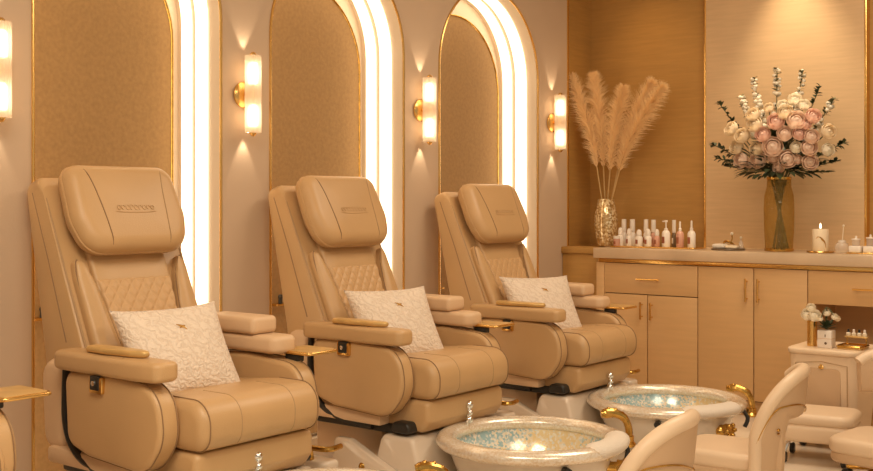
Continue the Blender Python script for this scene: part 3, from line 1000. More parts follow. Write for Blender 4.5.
# ------------------------------------------------------------ bottles on a tray
t0, t1 = at(614, 5.60), at(699, 5.60)
tg = tag(link('bottle_tray', PAD(rrect((t1.x - t0.x) / 2, 0.085, 0.02, 4), 0, 0.008, 0.003, XY), GOLD, loc=((t0.x + t1.x) / 2, 5.625, TOP)), 'long gold tray under the row of nail care bottles', 'tray')
TZ = TOP + 0.0085
def bottle(px, Y, h, r, kind, body, label, cap=PLASTIC):
    p = at(px, Y)
    b = thing('nail_care_bottle' if kind != 'jar' else 'cream_jar', label, 'bottle' if kind != 'jar' else 'jar', (p.x, Y, TZ), group='nail care bottles on the gold tray')
    sh = h * {'cap': 0.52, 'dome': 0.62, 'pump': 0.62, 'drop': 0.62, 'jar': 0.72}[kind]
    link('body', L([(0, 0), (r * 0.92, 0), (r, 0.004), (r, sh * 0.82), (r * 0.75, sh * 0.95), (r * 0.42, sh), (0, sh)] if kind != 'jar' else [(0, 0), (r * 0.95, 0), (r, 0.004), (r, sh), (0, sh)], 20), body, b)
    if kind == 'cap':
        link('cap', L([(0, sh), (r * 0.80, sh), (r * 0.86, sh + 0.003), (r * 0.80, h), (0, h)], 16), cap, b)
    elif kind == 'dome':
        link('cap', L([(0, sh), (r * 0.72, sh), (r * 0.74, h * 0.82), (r * 0.5, h * 0.95), (0, h)], 16), cap, b)
    elif kind == 'pump':
        bm = L([(0, sh), (r * 0.45, sh), (r * 0.45, sh + 0.01), (r * 0.16, sh + 0.012), (r * 0.16, h * 0.92), (r * 0.4, h * 0.93), (r * 0.4, h), (0, h)], 12)
        tube(bm, [(0, 0, h * 0.97), (-r * 0.9, 0, h * 0.95)], 0.003, 6)
        link('pump', bm, cap, b)
    elif kind == 'drop':
        link('dropper', L([(0, sh), (r * 0.42, sh), (r * 0.42, sh + 0.014), (r * 0.26, sh + 0.017), (r * 0.26, h * 0.95), (r * 0.15, h), (0, h)], 12), cap, b)
    else:
        link('lid', L([(0, sh), (r * 1.04, sh), (r * 1.04, h * 0.97), (r * 0.9, h), (0, h)], 20), cap, b)
    # printed label band on the front
    bm = bmesh.new()
    n = 8
    z0, z1 = sh * 0.22, sh * 0.62
    rings = [[((r + 0.0006) * math.cos(-PI / 2 - 0.35 + 0.9 * (k / n - 0.5)), (r + 0.0006) * math.sin(-PI / 2 - 0.35 + 0.9 * (k / n - 0.5)), z) for k in range(n + 1)] for z in (z0, z1)]
    rings = [[r0 for r0 in row] for row in rings]
    ring_skin(bm, rings, closed=False, cap0=False, cap1=False)
    link('label_print', bm, LABELM if body is not DARKT else PLASTIC, b)
    return b
BOT = [(624, 5.665, 0.150, 0.016, 'cap', PLASTIC, 'tall white capped bottle at the back left of the gold tray'),
       (632.5, 5.665, 0.150, 0.018, 'cap', PLASTIC, 'tall white capped bottle second from the left at the back of the tray'),
       (646, 5.665, 0.150, 0.015, 'cap', PLASTIC, 'tall white capped bottle third from the left at the back of the tray'),
       (653.5, 5.665, 0.148, 0.016, 'cap', BLUSHB, 'tall capped pink bottle at the middle back of the tray'),
       (674, 5.665, 0.148, 0.013, 'cap', DARKT, 'slim dark bottle with a white cap behind the pink bottles'),
       (620.5, 5.60, 0.105, 0.019, 'dome', PLASTIC, 'short domed white bottle at the left front of the gold tray'),
       (616.8, 5.575, 0.055, 0.019, 'jar', BLUSHB, 'squat pink jar at the left end of the gold tray'),
       (629, 5.60, 0.100, 0.017, 'dome', PLASTIC, 'domed white bottle second in the front of the tray'),
       (639, 5.59, 0.095, 0.021, 'dome', PLASTIC, 'round shouldered white bottle third in the front of the tray'),
       (648, 5.59, 0.100, 0.020, 'dome', PLASTIC, 'white bottle with a printed dark oval in the middle front of the tray'),
       (657, 5.62, 0.098, 0.017, 'dome', BLUSHB, 'small pink bottle right of the tray middle'),
       (666, 5.59, 0.148, 0.023, 'pump', PLASTIC, 'white pump bottle with red brown label on the gold tray'),
       (680, 5.60, 0.142, 0.021, 'drop', BLUSHB, 'pink dropper bottle second from the right on the tray'),
       (691.5, 5.59, 0.148, 0.022, 'drop', PLASTIC, 'white dropper bottle at the right end of the tray')]
for b_ in BOT:
    bottle(*b_)

# ------------------------------------------------------------ pampas vase
pv = at(606, 5.70)
vase = tag(link('speckled_vase', L([(0, 0), (0.045, 0), (0.05, 0.006), (0.062, 0.06), (0.069, 0.13), (0.066, 0.19), (0.052, 0.25), (0.047, 0.275), (0.043, 0.275), (0.048, 0.25), (0.062, 0.19), (0.065, 0.13), (0.058, 0.06), (0.045, 0.012), (0, 0.010)], 40), FLECK, loc=(pv.x, pv.y, TOP), ang=60), 'speckled golden vase holding pampas grass, left end of the counter', 'vase')
PL = [((583, 80), (572, 79), 0.0, 'pampas plume leaning furthest left in the speckled vase'),
      ((597, 78), (594, 77), 0.03, 'upright pampas plume second from the left'),
      ((625, 92), (623, 90), -0.02, 'shorter pampas plume in the middle right of the vase'),
      ((648, 86), (651, 84), 0.02, 'pampas plume leaning right, behind the outermost one'),
      ((655, 88), (662, 88), -0.04, 'pampas plume leaning furthest right in the speckled vase')]
for i, (_, tip, dy, lb) in enumerate(PL):
    tp = at(tip[0], pv.y + dy, tip[1]) - Vector((pv.x, pv.y, TOP))
    base = Vector((0.01 * (2 - i), 0.004 * (i - 2), 0.02))
    neck = Vector((tp.x * 0.12, dy * 0.3, 0.272))
    path = spline([base, neck, neck.lerp(tp, 0.5) + Vector((-tp.x * 0.12, 0, 0.015)), tp], 10)
    g = thing('pampas_plume', lb, 'dried plume', (pv.x, pv.y, TOP), group='pampas plumes in the speckled vase')
    link('stem', T(path[:26], 0.004, 6), PSTEM, g)
    bm = bmesh.new()
    n0 = 15
    for k in range(1700):
        u = rnd.random() ** 0.85
        f = n0 + u * (len(path) - 1 - n0)
        a = int(f); q = path[a].lerp(path[min(a + 1, len(path) - 1)], f - a)
        tang = (path[min(a + 1, len(path) - 1)] - path[max(a - 1, 0)]).normalized()
        sp = rnd.uniform(0, 2 * PI)
        side = Vector((math.cos(sp), 0.7 * math.sin(sp), 0.0))
        side = (side - tang * side.dot(tang)).normalized()
        ln = 0.035 + 0.095 * math.sin(PI * min(1, 0.06 + 0.80 * (1 - u))) * rnd.uniform(0.5, 1.15)
        d0 = (tang * 1.1 + side * rnd.uniform(0.15, 0.75)).normalized()
        p0 = q
        p1 = q + d0 * ln * 0.5
        p2 = p1 + (d0 + Vector((0, 0, -0.5)) + side * 0.3).normalized() * ln * 0.5
        w = d0.cross(Vector((rnd.uniform(-1, 1), rnd.uniform(-1, 1), 0.2))).normalized() * 0.0015
        vs = [bm.verts.new(x) for x in (p0 - w * 0.5, p0 + w * 0.5, p1 + w, p1 - w, p2)]
        bm.faces.new(vs[:4]); bm.faces.new((vs[3], vs[2], vs[4]))
    link('feathery_head', bm, PAMPAS, g)

# ------------------------------------------------------------ tall bouquet
VY = 5.62
vp = at(779, VY)
fv = thing('bouquet_vase', 'tall hammered amber glass vase under the big rose bouquet', 'vase', (vp.x, VY, TOP))
link('glass_body', L([(0, 0), (0.066, 0), (0.070, 0.006), (0.071, 0.05), (0.075, 0.10), (0.077, 0.22), (0.074, 0.29), (0.062, 0.335), (0.060, 0.385)], 40, open_=True), AMBER, fv, ang=60)
link('rim_band', L([(0.0595, 0.372), (0.0625, 0.374), (0.0625, 0.386), (0.0595, 0.388)], 40), GOLDD, fv)
link('foot_band', L([(0.0, 0.0005), (0.074, 0.0005), (0.075, 0.012), (0.0715, 0.016)], 40), GOLDD, fv)
RIMZ = TOP + 0.385

def petal(bm, az, R, th0, th1, wid, lip):
    """one cupped petal: a patch of a sphere of radius R from polar angle th0 (outer edge) down to th1"""
    n, m = 6, 6
    g = []
    for j in range(m + 1):
        v = j / m
        th = th0 + (th1 - th0) * v
        row = []
        for i in range(n + 1):
            u = -1 + 2 * i / n
            tt = th + 0.16 * u * u * (1 - v)
            rr = R * (1 + lip * (1 - v) ** 3 + 0.05 * math.cos(3 * u) * (1 - v) - 0.07 * u * u)
            a = az + u * wid
            row.append(bm.verts.new((rr * math.sin(tt) * math.cos(a), rr * math.sin(tt) * math.sin(a), 0.82 * rr * math.cos(tt))))
        g.append(row)
    for j in range(m):
        for i in range(n):
            bm.faces.new((g[j][i], g[j][i + 1], g[j + 1][i + 1], g[j + 1][i]))

def rose_bm():
    bm = bmesh.new()
    ball(bm, (0, 0, 0.12), 0.27, (1, 1, 1.5), 8)
    ball(bm, (0, 0, -0.08), 0.60, (1, 1, 0.72), 12)
    for ring, (cnt, R_, t0_, wid, lip) in enumerate([(3, 0.42, 0.35, 1.25, 0.05), (4, 0.58, 0.55, 1.0, 0.10), (5, 0.76, 0.78, 0.85, 0.14), (6, 0.92, 1.02, 0.72, 0.20)]):
        for i in range(cnt):
            petal(bm, 2 * PI * i / cnt + ring * 0.7 + rnd.uniform(-0.12, 0.12), R_, t0_ + rnd.uniform(-0.06, 0.06), 2.75, wid, lip)
    return bm
ROSE = {}
for key, mm in (('blush', PINK), ('deep', DPINK), ('cream', CREAMP), ('ivory', WHITEP)):
    o = link('rose_source', rose_bm(), mm, ang=70)
    ROSE[key] = o.data
    bpy.data.objects.remove(o)

FAN = Vector((vp.x, VY, RIMZ + 0.02))
def stem_to(p, side):
    """vase floor, rim, then out to the bloom; the stems twist round each other like a sheaf"""
    a = math.atan2((p.y - VY) * 1.3 - 0.02, p.x - vp.x) + rnd.uniform(-0.25, 0.25)
    rr = 0.022 + 0.026 * min(1, math.hypot(p.x - vp.x, p.y - VY) / 0.25) + rnd.uniform(-0.006, 0.0)
    f = Vector((vp.x + rr * math.cos(a), VY + rr * math.sin(a), RIMZ - 0.005))
    c = a + math.radians(152)
    b = Vector((vp.x + rr * 1.1 * math.cos(c), VY + rr * 1.1 * math.sin(c), TOP + 0.012))
    return [b, f, f.lerp(p, 0.5) + Vector((0, 0, 0.012)), p]
RS = [(778.6, 167.6, 5.5, 'blush', 'small blush rose lowest in the middle of the big bouquet, just over the vase'),
      (758.5, 160, 8, 'blush', 'large blush rose at the lower left of the bouquet front'),
      (787.7, 159, 8.5, 'blush', 'large blush rose low in the bouquet, right of centre above the vase rim'),
      (809.8, 162, 7.5, 'blush', 'blush rose at the lower right edge of the bouquet front'),
      (773, 158, 5, 'blush', 'small blush rose between the two large low roses'),
      (756.5, 149, 6.5, 'cream', 'pale rose just above the large lower left rose'),
      (773, 147, 9.5, 'blush', 'biggest blush rose at the heart of the bouquet'),
      (796, 147.5, 5.5, 'ivory', 'small pale rose right of the biggest bloom'),
      (809, 147.7, 7.5, 'blush', 'blush rose at mid height on the right of the bouquet'),
      (763, 135, 7.2, 'deep', 'dusky pink rose up and left of the biggest bloom'),
      (784.7, 134, 7.2, 'blush', 'round blush rose straight above the gap right of the biggest bloom'),
      (799.3, 134, 6.2, 'deep', 'dusky pink rose in the right middle of the bouquet'),
      (811.7, 137, 6.8, 'blush', 'blush rose right of the dusky one in the right middle'),
      (775.9, 122, 8, 'deep', 'large pink rose in the upper middle of the bouquet, left of the topmost big bloom'),
      (785.5, 113, 7.5, 'cream', 'creamy rose at the top middle of the bouquet'),
      (796.5, 121, 9, 'blush', 'large open blush rose in the upper right middle'),
      (813, 116.5, 7.2, 'deep', 'dusky pink rose at the upper right shoulder of the bouquet'),
      (755, 125, 7.5, 'cream', 'cream rose on the upper left shoulder of the bouquet'),
      (753.5, 115, 7, 'cream', 'cream rose highest on the left shoulder'),
      (742.7, 136, 7.5, 'cream', 'pale rose on the left side of the bouquet at mid height'),
      (737, 147.5, 7, 'cream', 'pale rose furthest left at the bouquet waist'),
      (741.4, 160.5, 7.5, 'blush', 'blush rose at the lower left edge of the bouquet'),
      (731.7, 129, 7, 'cream', 'faded cream rose at the outer left of the bouquet'),
      (828, 131.7, 7, 'cream', 'cream rose at the outer right of the bouquet'),
      (827.7, 149.7, 6, 'ivory', 'ivory rose at the right edge of the bouquet'),
      (795, 100, 6.5, 'ivory', 'ivory bloom at the very top of the bouquet dome'),
      (804, 105, 5.5, 'ivory', 'ivory bloom right of the topmost one'),
      (782.8, 105.5, 5.5, 'ivory', 'ivory bloom left of the topmost one'),
      (806, 124.5, 5, 'deep', 'small dusky rose tucked beside the large open blush rose'),
      (769, 108, 5, 'cream', 'small cream bloom at the top left of the dome'),
      (797.5, 159.5, 4.5, 'blush', 'small blush rose behind the large low rose right of centre'),
      (749.6, 163.5, 4.5, 'blush', 'small blush rosebud at the lower left between two large roses')]
for px, py, rp, key, lb in RS:
    dx, dyy = (px - 779) / 55, (py - 138) / 42
    dep = 0.20 * math.sqrt(max(0.0, 1 - 0.8 * (dx * dx + dyy * dyy)))
    p = at(px, VY + 0.03 - dep, py)
    r = rp * 1.08 * 5.75 / FPX
    o = bpy.data.objects.new('rose', ROSE[key])
    COL.objects.link(o)
    tag(o, lb, 'flower', 'roses in the big bouquet')
    c = Vector((vp.x, VY + 0.08, RIMZ + 0.10))
    d = (p - c).normalized() * 0.75 + Vector((0.10, -0.35, 0.1))
    q = d.to_track_quat('Z', 'Y')
    q = q @ Matrix.Rotation(rnd.uniform(0, 6.28), 3, 'Z').to_quaternion()
    o.matrix_world = Matrix.Translation(p) @ q.to_matrix().to_4x4() @ Matrix.Diagonal((r, r, r, 1))
    st = link('stem', T(spline(stem_to(p, 0), 5), 0.003, 5), STEMG)
    inv = o.matrix_world.inverted()
    st.data.transform(inv)
    st.parent = o

def leaf(bm, p, d, ln, w, droop=0.2):
    d = d.normalized()
    s = d.cross(Vector((0, 0, 1)))
    s = s.normalized() if s.length > 1e-3 else Vector((1, 0, 0))
    up = s.cross(d)
    L0, R0, C = [], [], []
    for k, (t, ww) in enumerate([(0, 0.05), (0.25, 0.75), (0.5, 1.0), (0.75, 0.7), (1.0, 0.03)]):
        c = p + d * ln * t - Vector((0, 0, droop * ln * t * t))
        C.append(bm.verts.new(c))
        L0.append(bm.verts.new(c + s * w * ww + up * w * 0.25 * ww))
        R0.append(bm.verts.new(c - s * w * ww + up * w * 0.25 * ww))
    for k in range(4):
        bm.faces.new((L0[k], C[k], C[k + 1], L0[k + 1]))
        bm.faces.new((C[k], R0[k], R0[k + 1], C[k + 1]))

def spray(tip, kind, lb, dy=0.0):
    p = at(tip[0], VY + dy, tip[1])
    s = thing('flower_stalk' if kind == 'stock' else 'leafy_sprig', lb, 'flower' if kind == 'stock' else 'greenery', (vp.x, VY, TOP), group='white stock stalks in the bouquet' if kind == 'stock' else 'leafy sprigs in the bouquet')
    org = Vector((vp.x, VY, TOP))
    path = [q - org for q in spline(stem_to(p, 0), 10)]
    link('stem', T(path, 0.0025, 5), STEMG, s)
    bm = bmesh.new()
    bl = bmesh.new()
    N = len(path)
    for k in range(78 if kind == 'stock' else 46):
        u = rnd.uniform(0.62, 1.0) if kind == 'stock' else rnd.uniform(0.66, 1.0)
        f = u * (N - 1); a = min(int(f), N - 2)
        q = path[a].lerp(path[a + 1], f - a)
        tg_ = (path[a + 1] - path[a]).normalized()
        an = rnd.uniform(0, 2 * PI)
        sd = Vector((math.cos(an), math.sin(an), 0.2))
        sd = (sd - tg_ * sd.dot(tg_)).normalized()
        if kind == 'stock' and rnd.random() < 0.55:
            ball(bl, q + sd * 0.016 * (1.25 - u * 0.5), rnd.uniform(0.008, 0.014) * (1.6 - 0.8 * (u - 0.62) / 0.38), (1, 1, 0.8), 7)
        else:
            leaf(bm, q, sd + tg_ * 0.6, rnd.uniform(0.024, 0.040), rnd.uniform(0.007, 0.012))
    link('leaves', bm, LEAF if kind != 'stock' else LEAF2, s)
    if kind == 'stock':
        link('blossoms', bl, WHITEP, s, ang=70)
    else:
        bl.free()
for tip, dy, lb in [((777, 69), 0.0, 'tallest white stock stalk at the centre top of the bouquet'),
                    ((753.5, 78), 0.02, 'white stock stalk left of the tallest, at the bouquet top'),
                    ((803, 70), 0.02, 'tall leafy stock stalk right of the tallest one'),
                    ((741, 96), 0.04, 'short white stock stalk on the upper left of the bouquet'),
                    ((834, 99), 0.04, 'white stock stalk on the upper right of the bouquet')]:
    spray(tip, 'stock', lb, dy)
for tip, dy, lb in [((719, 103), 0.03, 'dark leafy sprig reaching out at the upper left'),
                    ((712, 144), 0.0, 'leafy sprig reaching furthest left at the bouquet waist'),
                    ((717, 158), -0.05, 'leafy sprig low on the left'),
                    ((725, 166), -0.1, 'lowest leafy sprig on the left'),
                    ((820, 86), 0.03, 'dark leafy sprig rising at the upper right'),
                    ((845, 142), 0.0, 'leafy sprig reaching furthest right'),
                    ((837, 161), -0.08, 'leafy sprig low on the right'),
                    ((829, 172), -0.1, 'lowest leafy sprig drooping on the right')]:
    spray(tip, 'sprig', lb, dy)
bm = bmesh.new()
org = Vector((vp.x, VY, RIMZ + 0.012))
for k in range(170):
    a = rnd.uniform(0, 2 * PI); e = rnd.uniform(-0.15, 0.9)
    d = Vector((math.cos(a) * math.cos(e), 0.75 * math.sin(a) * math.cos(e), math.sin(e)))
    st_ = Vector((math.cos(a) * 0.05, math.sin(a) * 0.05, 0.02))
    leaf(bm, st_ + d * rnd.uniform(0.0, 0.16), d, rnd.uniform(0.06, 0.11), rnd.uniform(0.012, 0.02), 0.25)
for k in range(150):
    a = rnd.uniform(0, 2 * PI); e = rnd.uniform(-0.1, 1.5)
    d = Vector((math.cos(a) * math.cos(e), 0.6 * math.sin(a) * math.cos(e), math.sin(e)))
    leaf(bm, Vector((0, 0.03, 0.11)) + Vector((d.x * 0.13, d.y * 0.09, d.z * 0.13)) * rnd.uniform(0.6, 1.0), d + Vector((0, -0.3, 0)), rnd.uniform(0.05, 0.09), rnd.uniform(0.012, 0.02), 0.15)
o = link('bouquet_foliage', bm, LEAF, loc=org)
o['kind'] = 'stuff'
tag(o, 'dark green leaves packed between the roses above the vase rim', 'foliage')

# ------------------------------------------------------------ small things on the counter
p = on(728, 5.60)
tag(link('display_tray', L([(0, 0), (0.085, 0), (0.09, 0.004), (0.088, 0.009), (0, 0.008)], 36), DARKT, loc=p), 'round dark tray with a rolled towel and gold ornament, left of the vase', 'tray')
zt_ = p[2] + 0.0092
bm = bmesh.new()
for k, (dx, z, r) in enumerate([(-0.040, 0.018, 0.018), (0.0, 0.016, 0.016)]):
    pass
tw = link('rolled_towel', bm, TOWEL) if False else None
bm = PAD(rrect(0.038, 0.030, 0.014, 4), 0, 0.022, 0.008, XY, dome1=0.003)
tag(link('folded_towel', bm, TOWEL, loc=(p[0] - 0.040, p[1] - 0.01, zt_)), 'small folded white towel on the round dark tray', 'towel')
bm = PAD(rrect(0.034, 0.028, 0.014, 4), 0, 0.016, 0.006, XY, dome1=0.004)
tag(link('soap_bar', bm, WAX, loc=(p[0] + 0.035, p[1] - 0.025, zt_)), 'pale rounded soap bar on the round dark tray', 'soap')
orn = thing('gold_ornament', 'knotted gold ornament topped by a pearl ball on the round dark tray', 'ornament', (p[0] + 0.005, p[1] + 0.03, zt_))
bm = T(spline([(-0.045, 0, 0.004), (-0.035, 0, 0.035), (0.0, -0.008, 0.030), (0.018, 0, 0.014), (0.024, 0.008, 0.004)], 6), 0.006, 8)
tube(bm, spline([(0.0, -0.006, 0.03), (0.006, 0, 0.05), (0.004, 0, 0.072)], 4), 0.004, 6)
link('knot', bm, GOLDD, orn)
bm = bmesh.new(); ball(bm, (0.004, 0, 0.078), 0.009)
link('pearl', bm, WHITEP, orn)
gb = thing('glass_vial', 'tiny clear glass vial with ball stopper on the round dark tray', 'bottle', (p[0] + 0.062, p[1] + 0.025, zt_))
link('vial_body', L([(0, 0), (0.014, 0), (0.016, 0.004), (0.012, 0.03), (0.004, 0.042), (0.004, 0.052), (0, 0.052)], 16), CLEAR, gb)
bm = bmesh.new(); ball(bm, (0, 0, 0.058), 0.007)
link('stopper', bm, WHITEP, gb)

p = on(820.5, 5.58)
tag(link('candle_dish', L([(0, 0), (0.062, 0), (0.068, 0.005), (0.066, 0.009), (0, 0.007)], 36), GOLD, loc=p), 'shallow gold dish under the lit pillar candle', 'dish')
cd = thing('pillar_candle', 'lit cream pillar candle with dark swirl motif, right of the vase', 'candle', (p[0], p[1], p[2] + 0.0095))
link('wax_body', L([(0, 0), (0.039, 0), (0.040, 0.002), (0.040, 0.105), (0.037, 0.110), (0.012, 0.107), (0, 0.106)], 32), WAX, cd)
link('flame', L([(0, 0.112), (0.004, 0.115), (0.006, 0.122), (0.004, 0.132), (0, 0.142)], 12), FLAME, cd)
link('wick', T([(0, 0, 0.105), (0, 0, 0.114)], 0.0012, 6), WICK, cd)
def cyl(a, z, r=0.0405):
    return Vector((r * math.cos(a), r * math.sin(a), z))
a0 = -PI / 2 + 0.5
bm = T([cyl(a0 + da, z) for da, z in [(-0.75, 0.062), (-0.5, 0.072), (-0.2, 0.070), (0.05, 0.058), (0.25, 0.050), (0.45, 0.035), (0.5, 0.018)]], [0.001, 0.002, 0.003, 0.005, 0.004, 0.002, 0.001], 6)
link('swirl_motif', bm, GOLDD, cd)

p = on(842, 5.60)
df = thing('reed_diffuser', 'round clear glass diffuser with one reed, right of the candle', 'diffuser', p)
link('glass_bottle', L([(0, 0), (0.030, 0), (0.036, 0.010), (0.037, 0.028), (0.030, 0.048), (0.015, 0.057), (0.014, 0.066), (0.011, 0.066), (0.012, 0.056), (0, 0.05)], 28), CLEAR, df, ang=60)
link('collar', L([(0.0145, 0.055), (0.019, 0.055), (0.019, 0.063), (0.0145, 0.063)], 20), PLASTIC, df)
bm = T([(0, 0, 0.02), (0.004, 0, 0.09), (0.008, 0, 0.135)], 0.0022, 6)
ball(bm, (0.008, 0, 0.138), 0.006)
link('reed', bm, WHITEP, df)

p = on(866, 5.60)
tag(link('glass_tray', PAD(rrect(0.085, 0.05, 0.012, 4), 0, 0.006, 0.002, XY), GOLD, loc=p), 'small gold tray at the right end of the visible counter', 'tray')
z_ = p[2] + 0.0065
for dx, dy_, h, lb in [(-0.045, -0.01, 0.062, 'white soap dispenser with gold stem on the small right tray'), (0.022, 0.0, 0.070, 'glass jar with a gold rod at the right edge of the counter')]:
    b = thing('glass_dispenser', lb, 'bottle', (p[0] + dx, p[1] + dy_, z_))
    link('base', B(-0.03, 0.03, -0.025, 0.025, 0, 0.032, 0.005), PLASTIC, b)
    link('neck', L([(0, 0.032), (0.02, 0.032), (0.02, h), (0.0, h)], 20), CLEAR, b)
    bm = L([(0, h), (0.022, h), (0.022, h + 0.005), (0.005, h + 0.007), (0.005, h + 0.018), (0, h + 0.02)], 20)
    link('lid', bm, PLASTIC, b)

# ------------------------------------------------------------ flowers and tools on the trolley
TX, TYY = -1.68, 5.12
pa = at(812, 5.06)
gv = tag(link('gold_cylinder_vase', L([(0, 0), (0.022, 0), (0.022, 0.118), (0.019, 0.118), (0.019, 0.006), (0, 0.006)], 28), GOLD, loc=(pa.x, 5.06, TT)), 'slim gold cylinder vase on the trolley', 'vase')
def posy(px, py, Y, r, key, base, lb, grp):
    p = at(px, Y, py)
    o = bpy.data.objects.new('rose', ROSE[key])
    COL.objects.link(o)
    tag(o, lb, 'flower', grp)
    q = Vector((0.2 * rnd.uniform(-1, 1) + 0.2, -0.6, 0.7)).to_track_quat('Z', 'Y')
    o.matrix_world = Matrix.Translation(p) @ q.to_matrix().to_4x4() @ Matrix.Diagonal((r, r, r, 1))
    st = link('stem', T(spline([Vector(base), Vector((base[0], base[1], base[2] + 0.10)), p], 5), 0.002, 5), STEMG)
    st.data.transform(o.matrix_world.inverted())
    st.parent = o
gb_ = (pa.x, 5.06, TT + 0.008)
posy(807.5, 315, 5.05, 0.030, 'ivory', gb_, 'white rose leaning left over the gold cylinder vase', 'white roses on the trolley')
posy(814.5, 316, 5.02, 0.030, 'ivory', gb_, 'white rose front and right over the gold cylinder vase', 'white roses on the trolley')
posy(811, 308, 5.07, 0.022, 'ivory', gb_, 'smaller white rose on top of the gold vase posy', 'white roses on the trolley')
pb = at(826.5, 5.04)
wb = thing('white_planter', 'white square planter box with a printed mark, on the trolley', 'planter', (pb.x, 5.04, TT))
bm = B(-0.032, 0.032, -0.03, 0.03, 0, 0.080, 0.003)
link('planter_box', bm, PLASTIC, wb)
link('divider_line', B(-0.0325, 0.0325, -0.0305, 0.0305, 0.042, 0.0435), CAB, wb)
bm = bmesh.new(); ball(bm, (0.006, -0.031, 0.022), 0.006, (1, 0.2, 1)); ball(bm, (0.004, -0.031, 0.056), 0.005, (0.5, 0.2, 1.5))
link('printed_mark', bm, WICK, wb)
bm = bmesh.new()
for k in range(36):
    a = rnd.uniform(0, 2 * PI); e = rnd.uniform(0.2, 1.3)
    d = Vector((math.cos(a) * math.cos(e), math.sin(a) * math.cos(e), math.sin(e)))
    leaf(bm, Vector((0, 0, 0.081)) + d * rnd.uniform(0, 0.02), d, rnd.uniform(0.03, 0.055), 0.009, 0.15)
o = link('planter_leaves', bm, LEAF, wb)
bb = (pb.x, 5.04, TT + 0.082)
posy(827, 313, 5.03, 0.018, 'ivory', bb, 'small white bloom above the white planter', 'small blooms in the white planter')
posy(834.5, 317, 5.02, 0.016, 'ivory', bb, 'small white bloom at the right of the white planter', 'small blooms in the white planter')
posy(837.5, 319, 5.04, 0.014, 'cream', bb, 'tiny cream bloom furthest right over the white planter', 'small blooms in the white planter')
posy(820.5, 319, 5.0, 0.012, 'ivory', bb, 'tiny white bud at the left of the white planter', 'small blooms in the white planter')
pc = at(853, 5.08)
tool = thing('tool_tray', 'gilded tool tray on the trolley, right of the white planter', 'tray', (pc.x, 5.08, TT))
bm = PAD(rrect(0.055, 0.06, 0.01, 4), 0, 0.006, 0.002, XY)
link('tray_base', bm, WOODG, tool)
link('tray_rim', T([(x, y, 0.012) for x, y in rrect(0.053, 0.058, 0.01, 4)], 0.006, 6, True), GOLDD, tool)
pr = link('raised_rack', B(-0.045, 0.055, 0.02, 0.055, 0.045, 0.052, 0.002), WOODG, tool)
for x in (-0.038, 0.048):
    link('rack_post', T([(x, 0.038, 0.006), (x, 0.038, 0.046)], 0.003, 6), GOLDD, tool)
for k, (x, c, lb) in enumerate([(-0.032, BLACK, 'dark capped polish bottle leftmost on the tool tray rack'), (-0.008, PLASTIC, 'white polish bottle second on the tool tray rack'), (0.016, BLACK, 'dark capped polish bottle in the middle right of the rack'), (0.040, PLASTIC, 'white polish bottle at the right end of the rack')]):
    b = thing('polish_bottle', lb, 'bottle', (pc.x + x, 5.08 + 0.038, TT + 0.0525), group='polish bottles on the tool tray')
    link('body', L([(0, 0), (0.009, 0), (0.010, 0.002), (0.010, 0.012), (0.005, 0.016), (0, 0.016)], 14), WHITEP, b)
    link('cap', L([(0, 0.016), (0.0055, 0.016), (0.005, 0.030), (0, 0.031)], 12), c, b)

# ------------------------------------------------------------ little brass hook shelves in the niches
for i, (px, py, nm) in enumerate([(40, 318, 'nearest'), (278, 304, 'middle'), (433, 288, 'farthest')]):
    a, b = NICHES[i]
    yy = a + 0.20
    # the place on the niche panel seen at that column
    t = (px - CX) / FPX
    g = (CS + SN * t) / (SN - CS * t)
    R = 3.66
    yy = R * g
    zz = CAMZ - (py - HY) * (R * SN + yy * CS) / FPX
    h = thing('brass_bracket', 'little brass bracket shelf with black knob in the %s niche, behind the chair back' % nm, 'wall bracket', (BX + 0.031, yy, zz), group='brass brackets in the niches')
    link('ledge', B(0.0, 0.05, -0.045, 0.045, -0.006, 0.004, 0.002), GOLD, h)
    link('knob', L([(0, 0), (0.010, 0), (0.009, 0.02), (0.012, 0.03), (0.008, 0.04), (0, 0.042)], 12, (0.025, 0.0, 0.004)), BLACK, h)

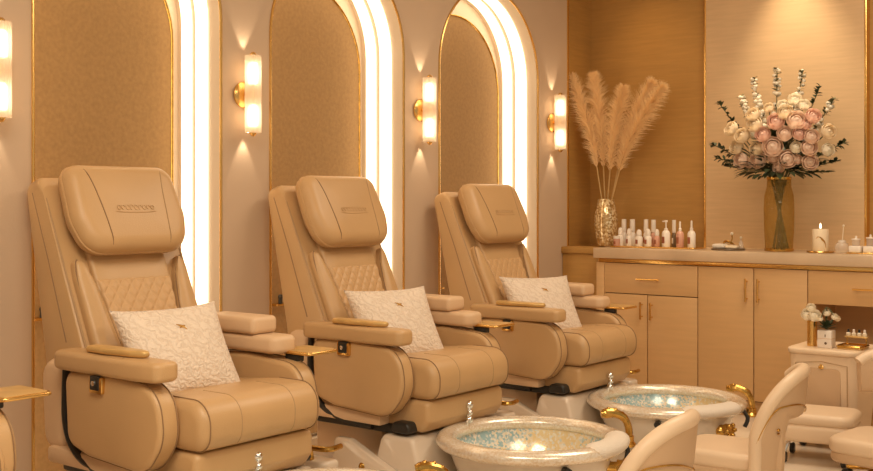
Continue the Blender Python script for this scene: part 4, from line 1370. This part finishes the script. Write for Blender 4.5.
# ------------------------------------------------------------ lights
WARM = (1.0, 0.85, 0.64)
def area(name, loc, size, power, col=WARM, rot=(0, 0, 0)):
    l = bpy.data.lights.new(name, 'AREA')
    l.shape = 'SQUARE'
    l.size = size
    l.energy = power
    l.color = col
    o = bpy.data.objects.new(name, l)
    COL.objects.link(o)
    o.location = loc
    o.rotation_euler = rot
    return o
def spot(name, loc, tgt, power, deg, blend=0.5, col=WARM, rad=0.03):
    l = bpy.data.lights.new(name, 'SPOT')
    l.energy = power
    l.color = col
    l.spot_size = math.radians(deg)
    l.spot_blend = blend
    l.shadow_soft_size = rad
    o = bpy.data.objects.new(name, l)
    COL.objects.link(o)
    o.location = loc
    d = Vector(tgt) - Vector(loc)
    o.rotation_euler = d.to_track_quat('-Z', 'Y').to_euler()
    return o
area('ceiling_fill_a', (-1.3, 0.7, CEIL - 0.02), 1.2, 60)  # added unseen area lamp, brightens the faces turned towards the camera
area('ceiling_fill_b', (-1.5, 4.35, CEIL - 0.02), 1.2, 32)  # unseen fill without a fixture, added to lift the counter end
area('ceiling_fill_c', (0.6, 1.6, CEIL - 0.02), 1.4, 46)  # another added fill out of view, softens the light on the chairs
spot('downlight_bouquet', (vp.x, 5.66, CEIL - 0.03), (vp.x, 5.72, 0.9), 85, 56, 0.8, (1.0, 0.80, 0.52))
spot('downlight_alcove', (-3.0, 5.60, CEIL - 0.03), (-3.0, 5.70, 0.9), 14, 70, 0.8, (1.0, 0.62, 0.28))
for y, zz in zip(SY, SZ):
    for sg in (-1, 1):
        z0 = zz + 0.15 * sg
        spot('sconce_beam', (WX + 0.024, y, z0), (WX + 0.018, y, z0 + sg), 1.6, 58, 0.5, (1.0, 0.80, 0.56), 0.006)
W = bpy.data.worlds.new('room_ambient')
S.world = W
W.use_nodes = True
bg = W.node_tree.nodes['Background']
bg.inputs['Color'].default_value = (1.0, 0.82, 0.60, 1)
bg.inputs['Strength'].default_value = 0.46

S.view_settings.view_transform = 'Standard'
S.view_settings.look = 'None'
S.view_settings.exposure = 0.0
S.view_settings.gamma = 1.0
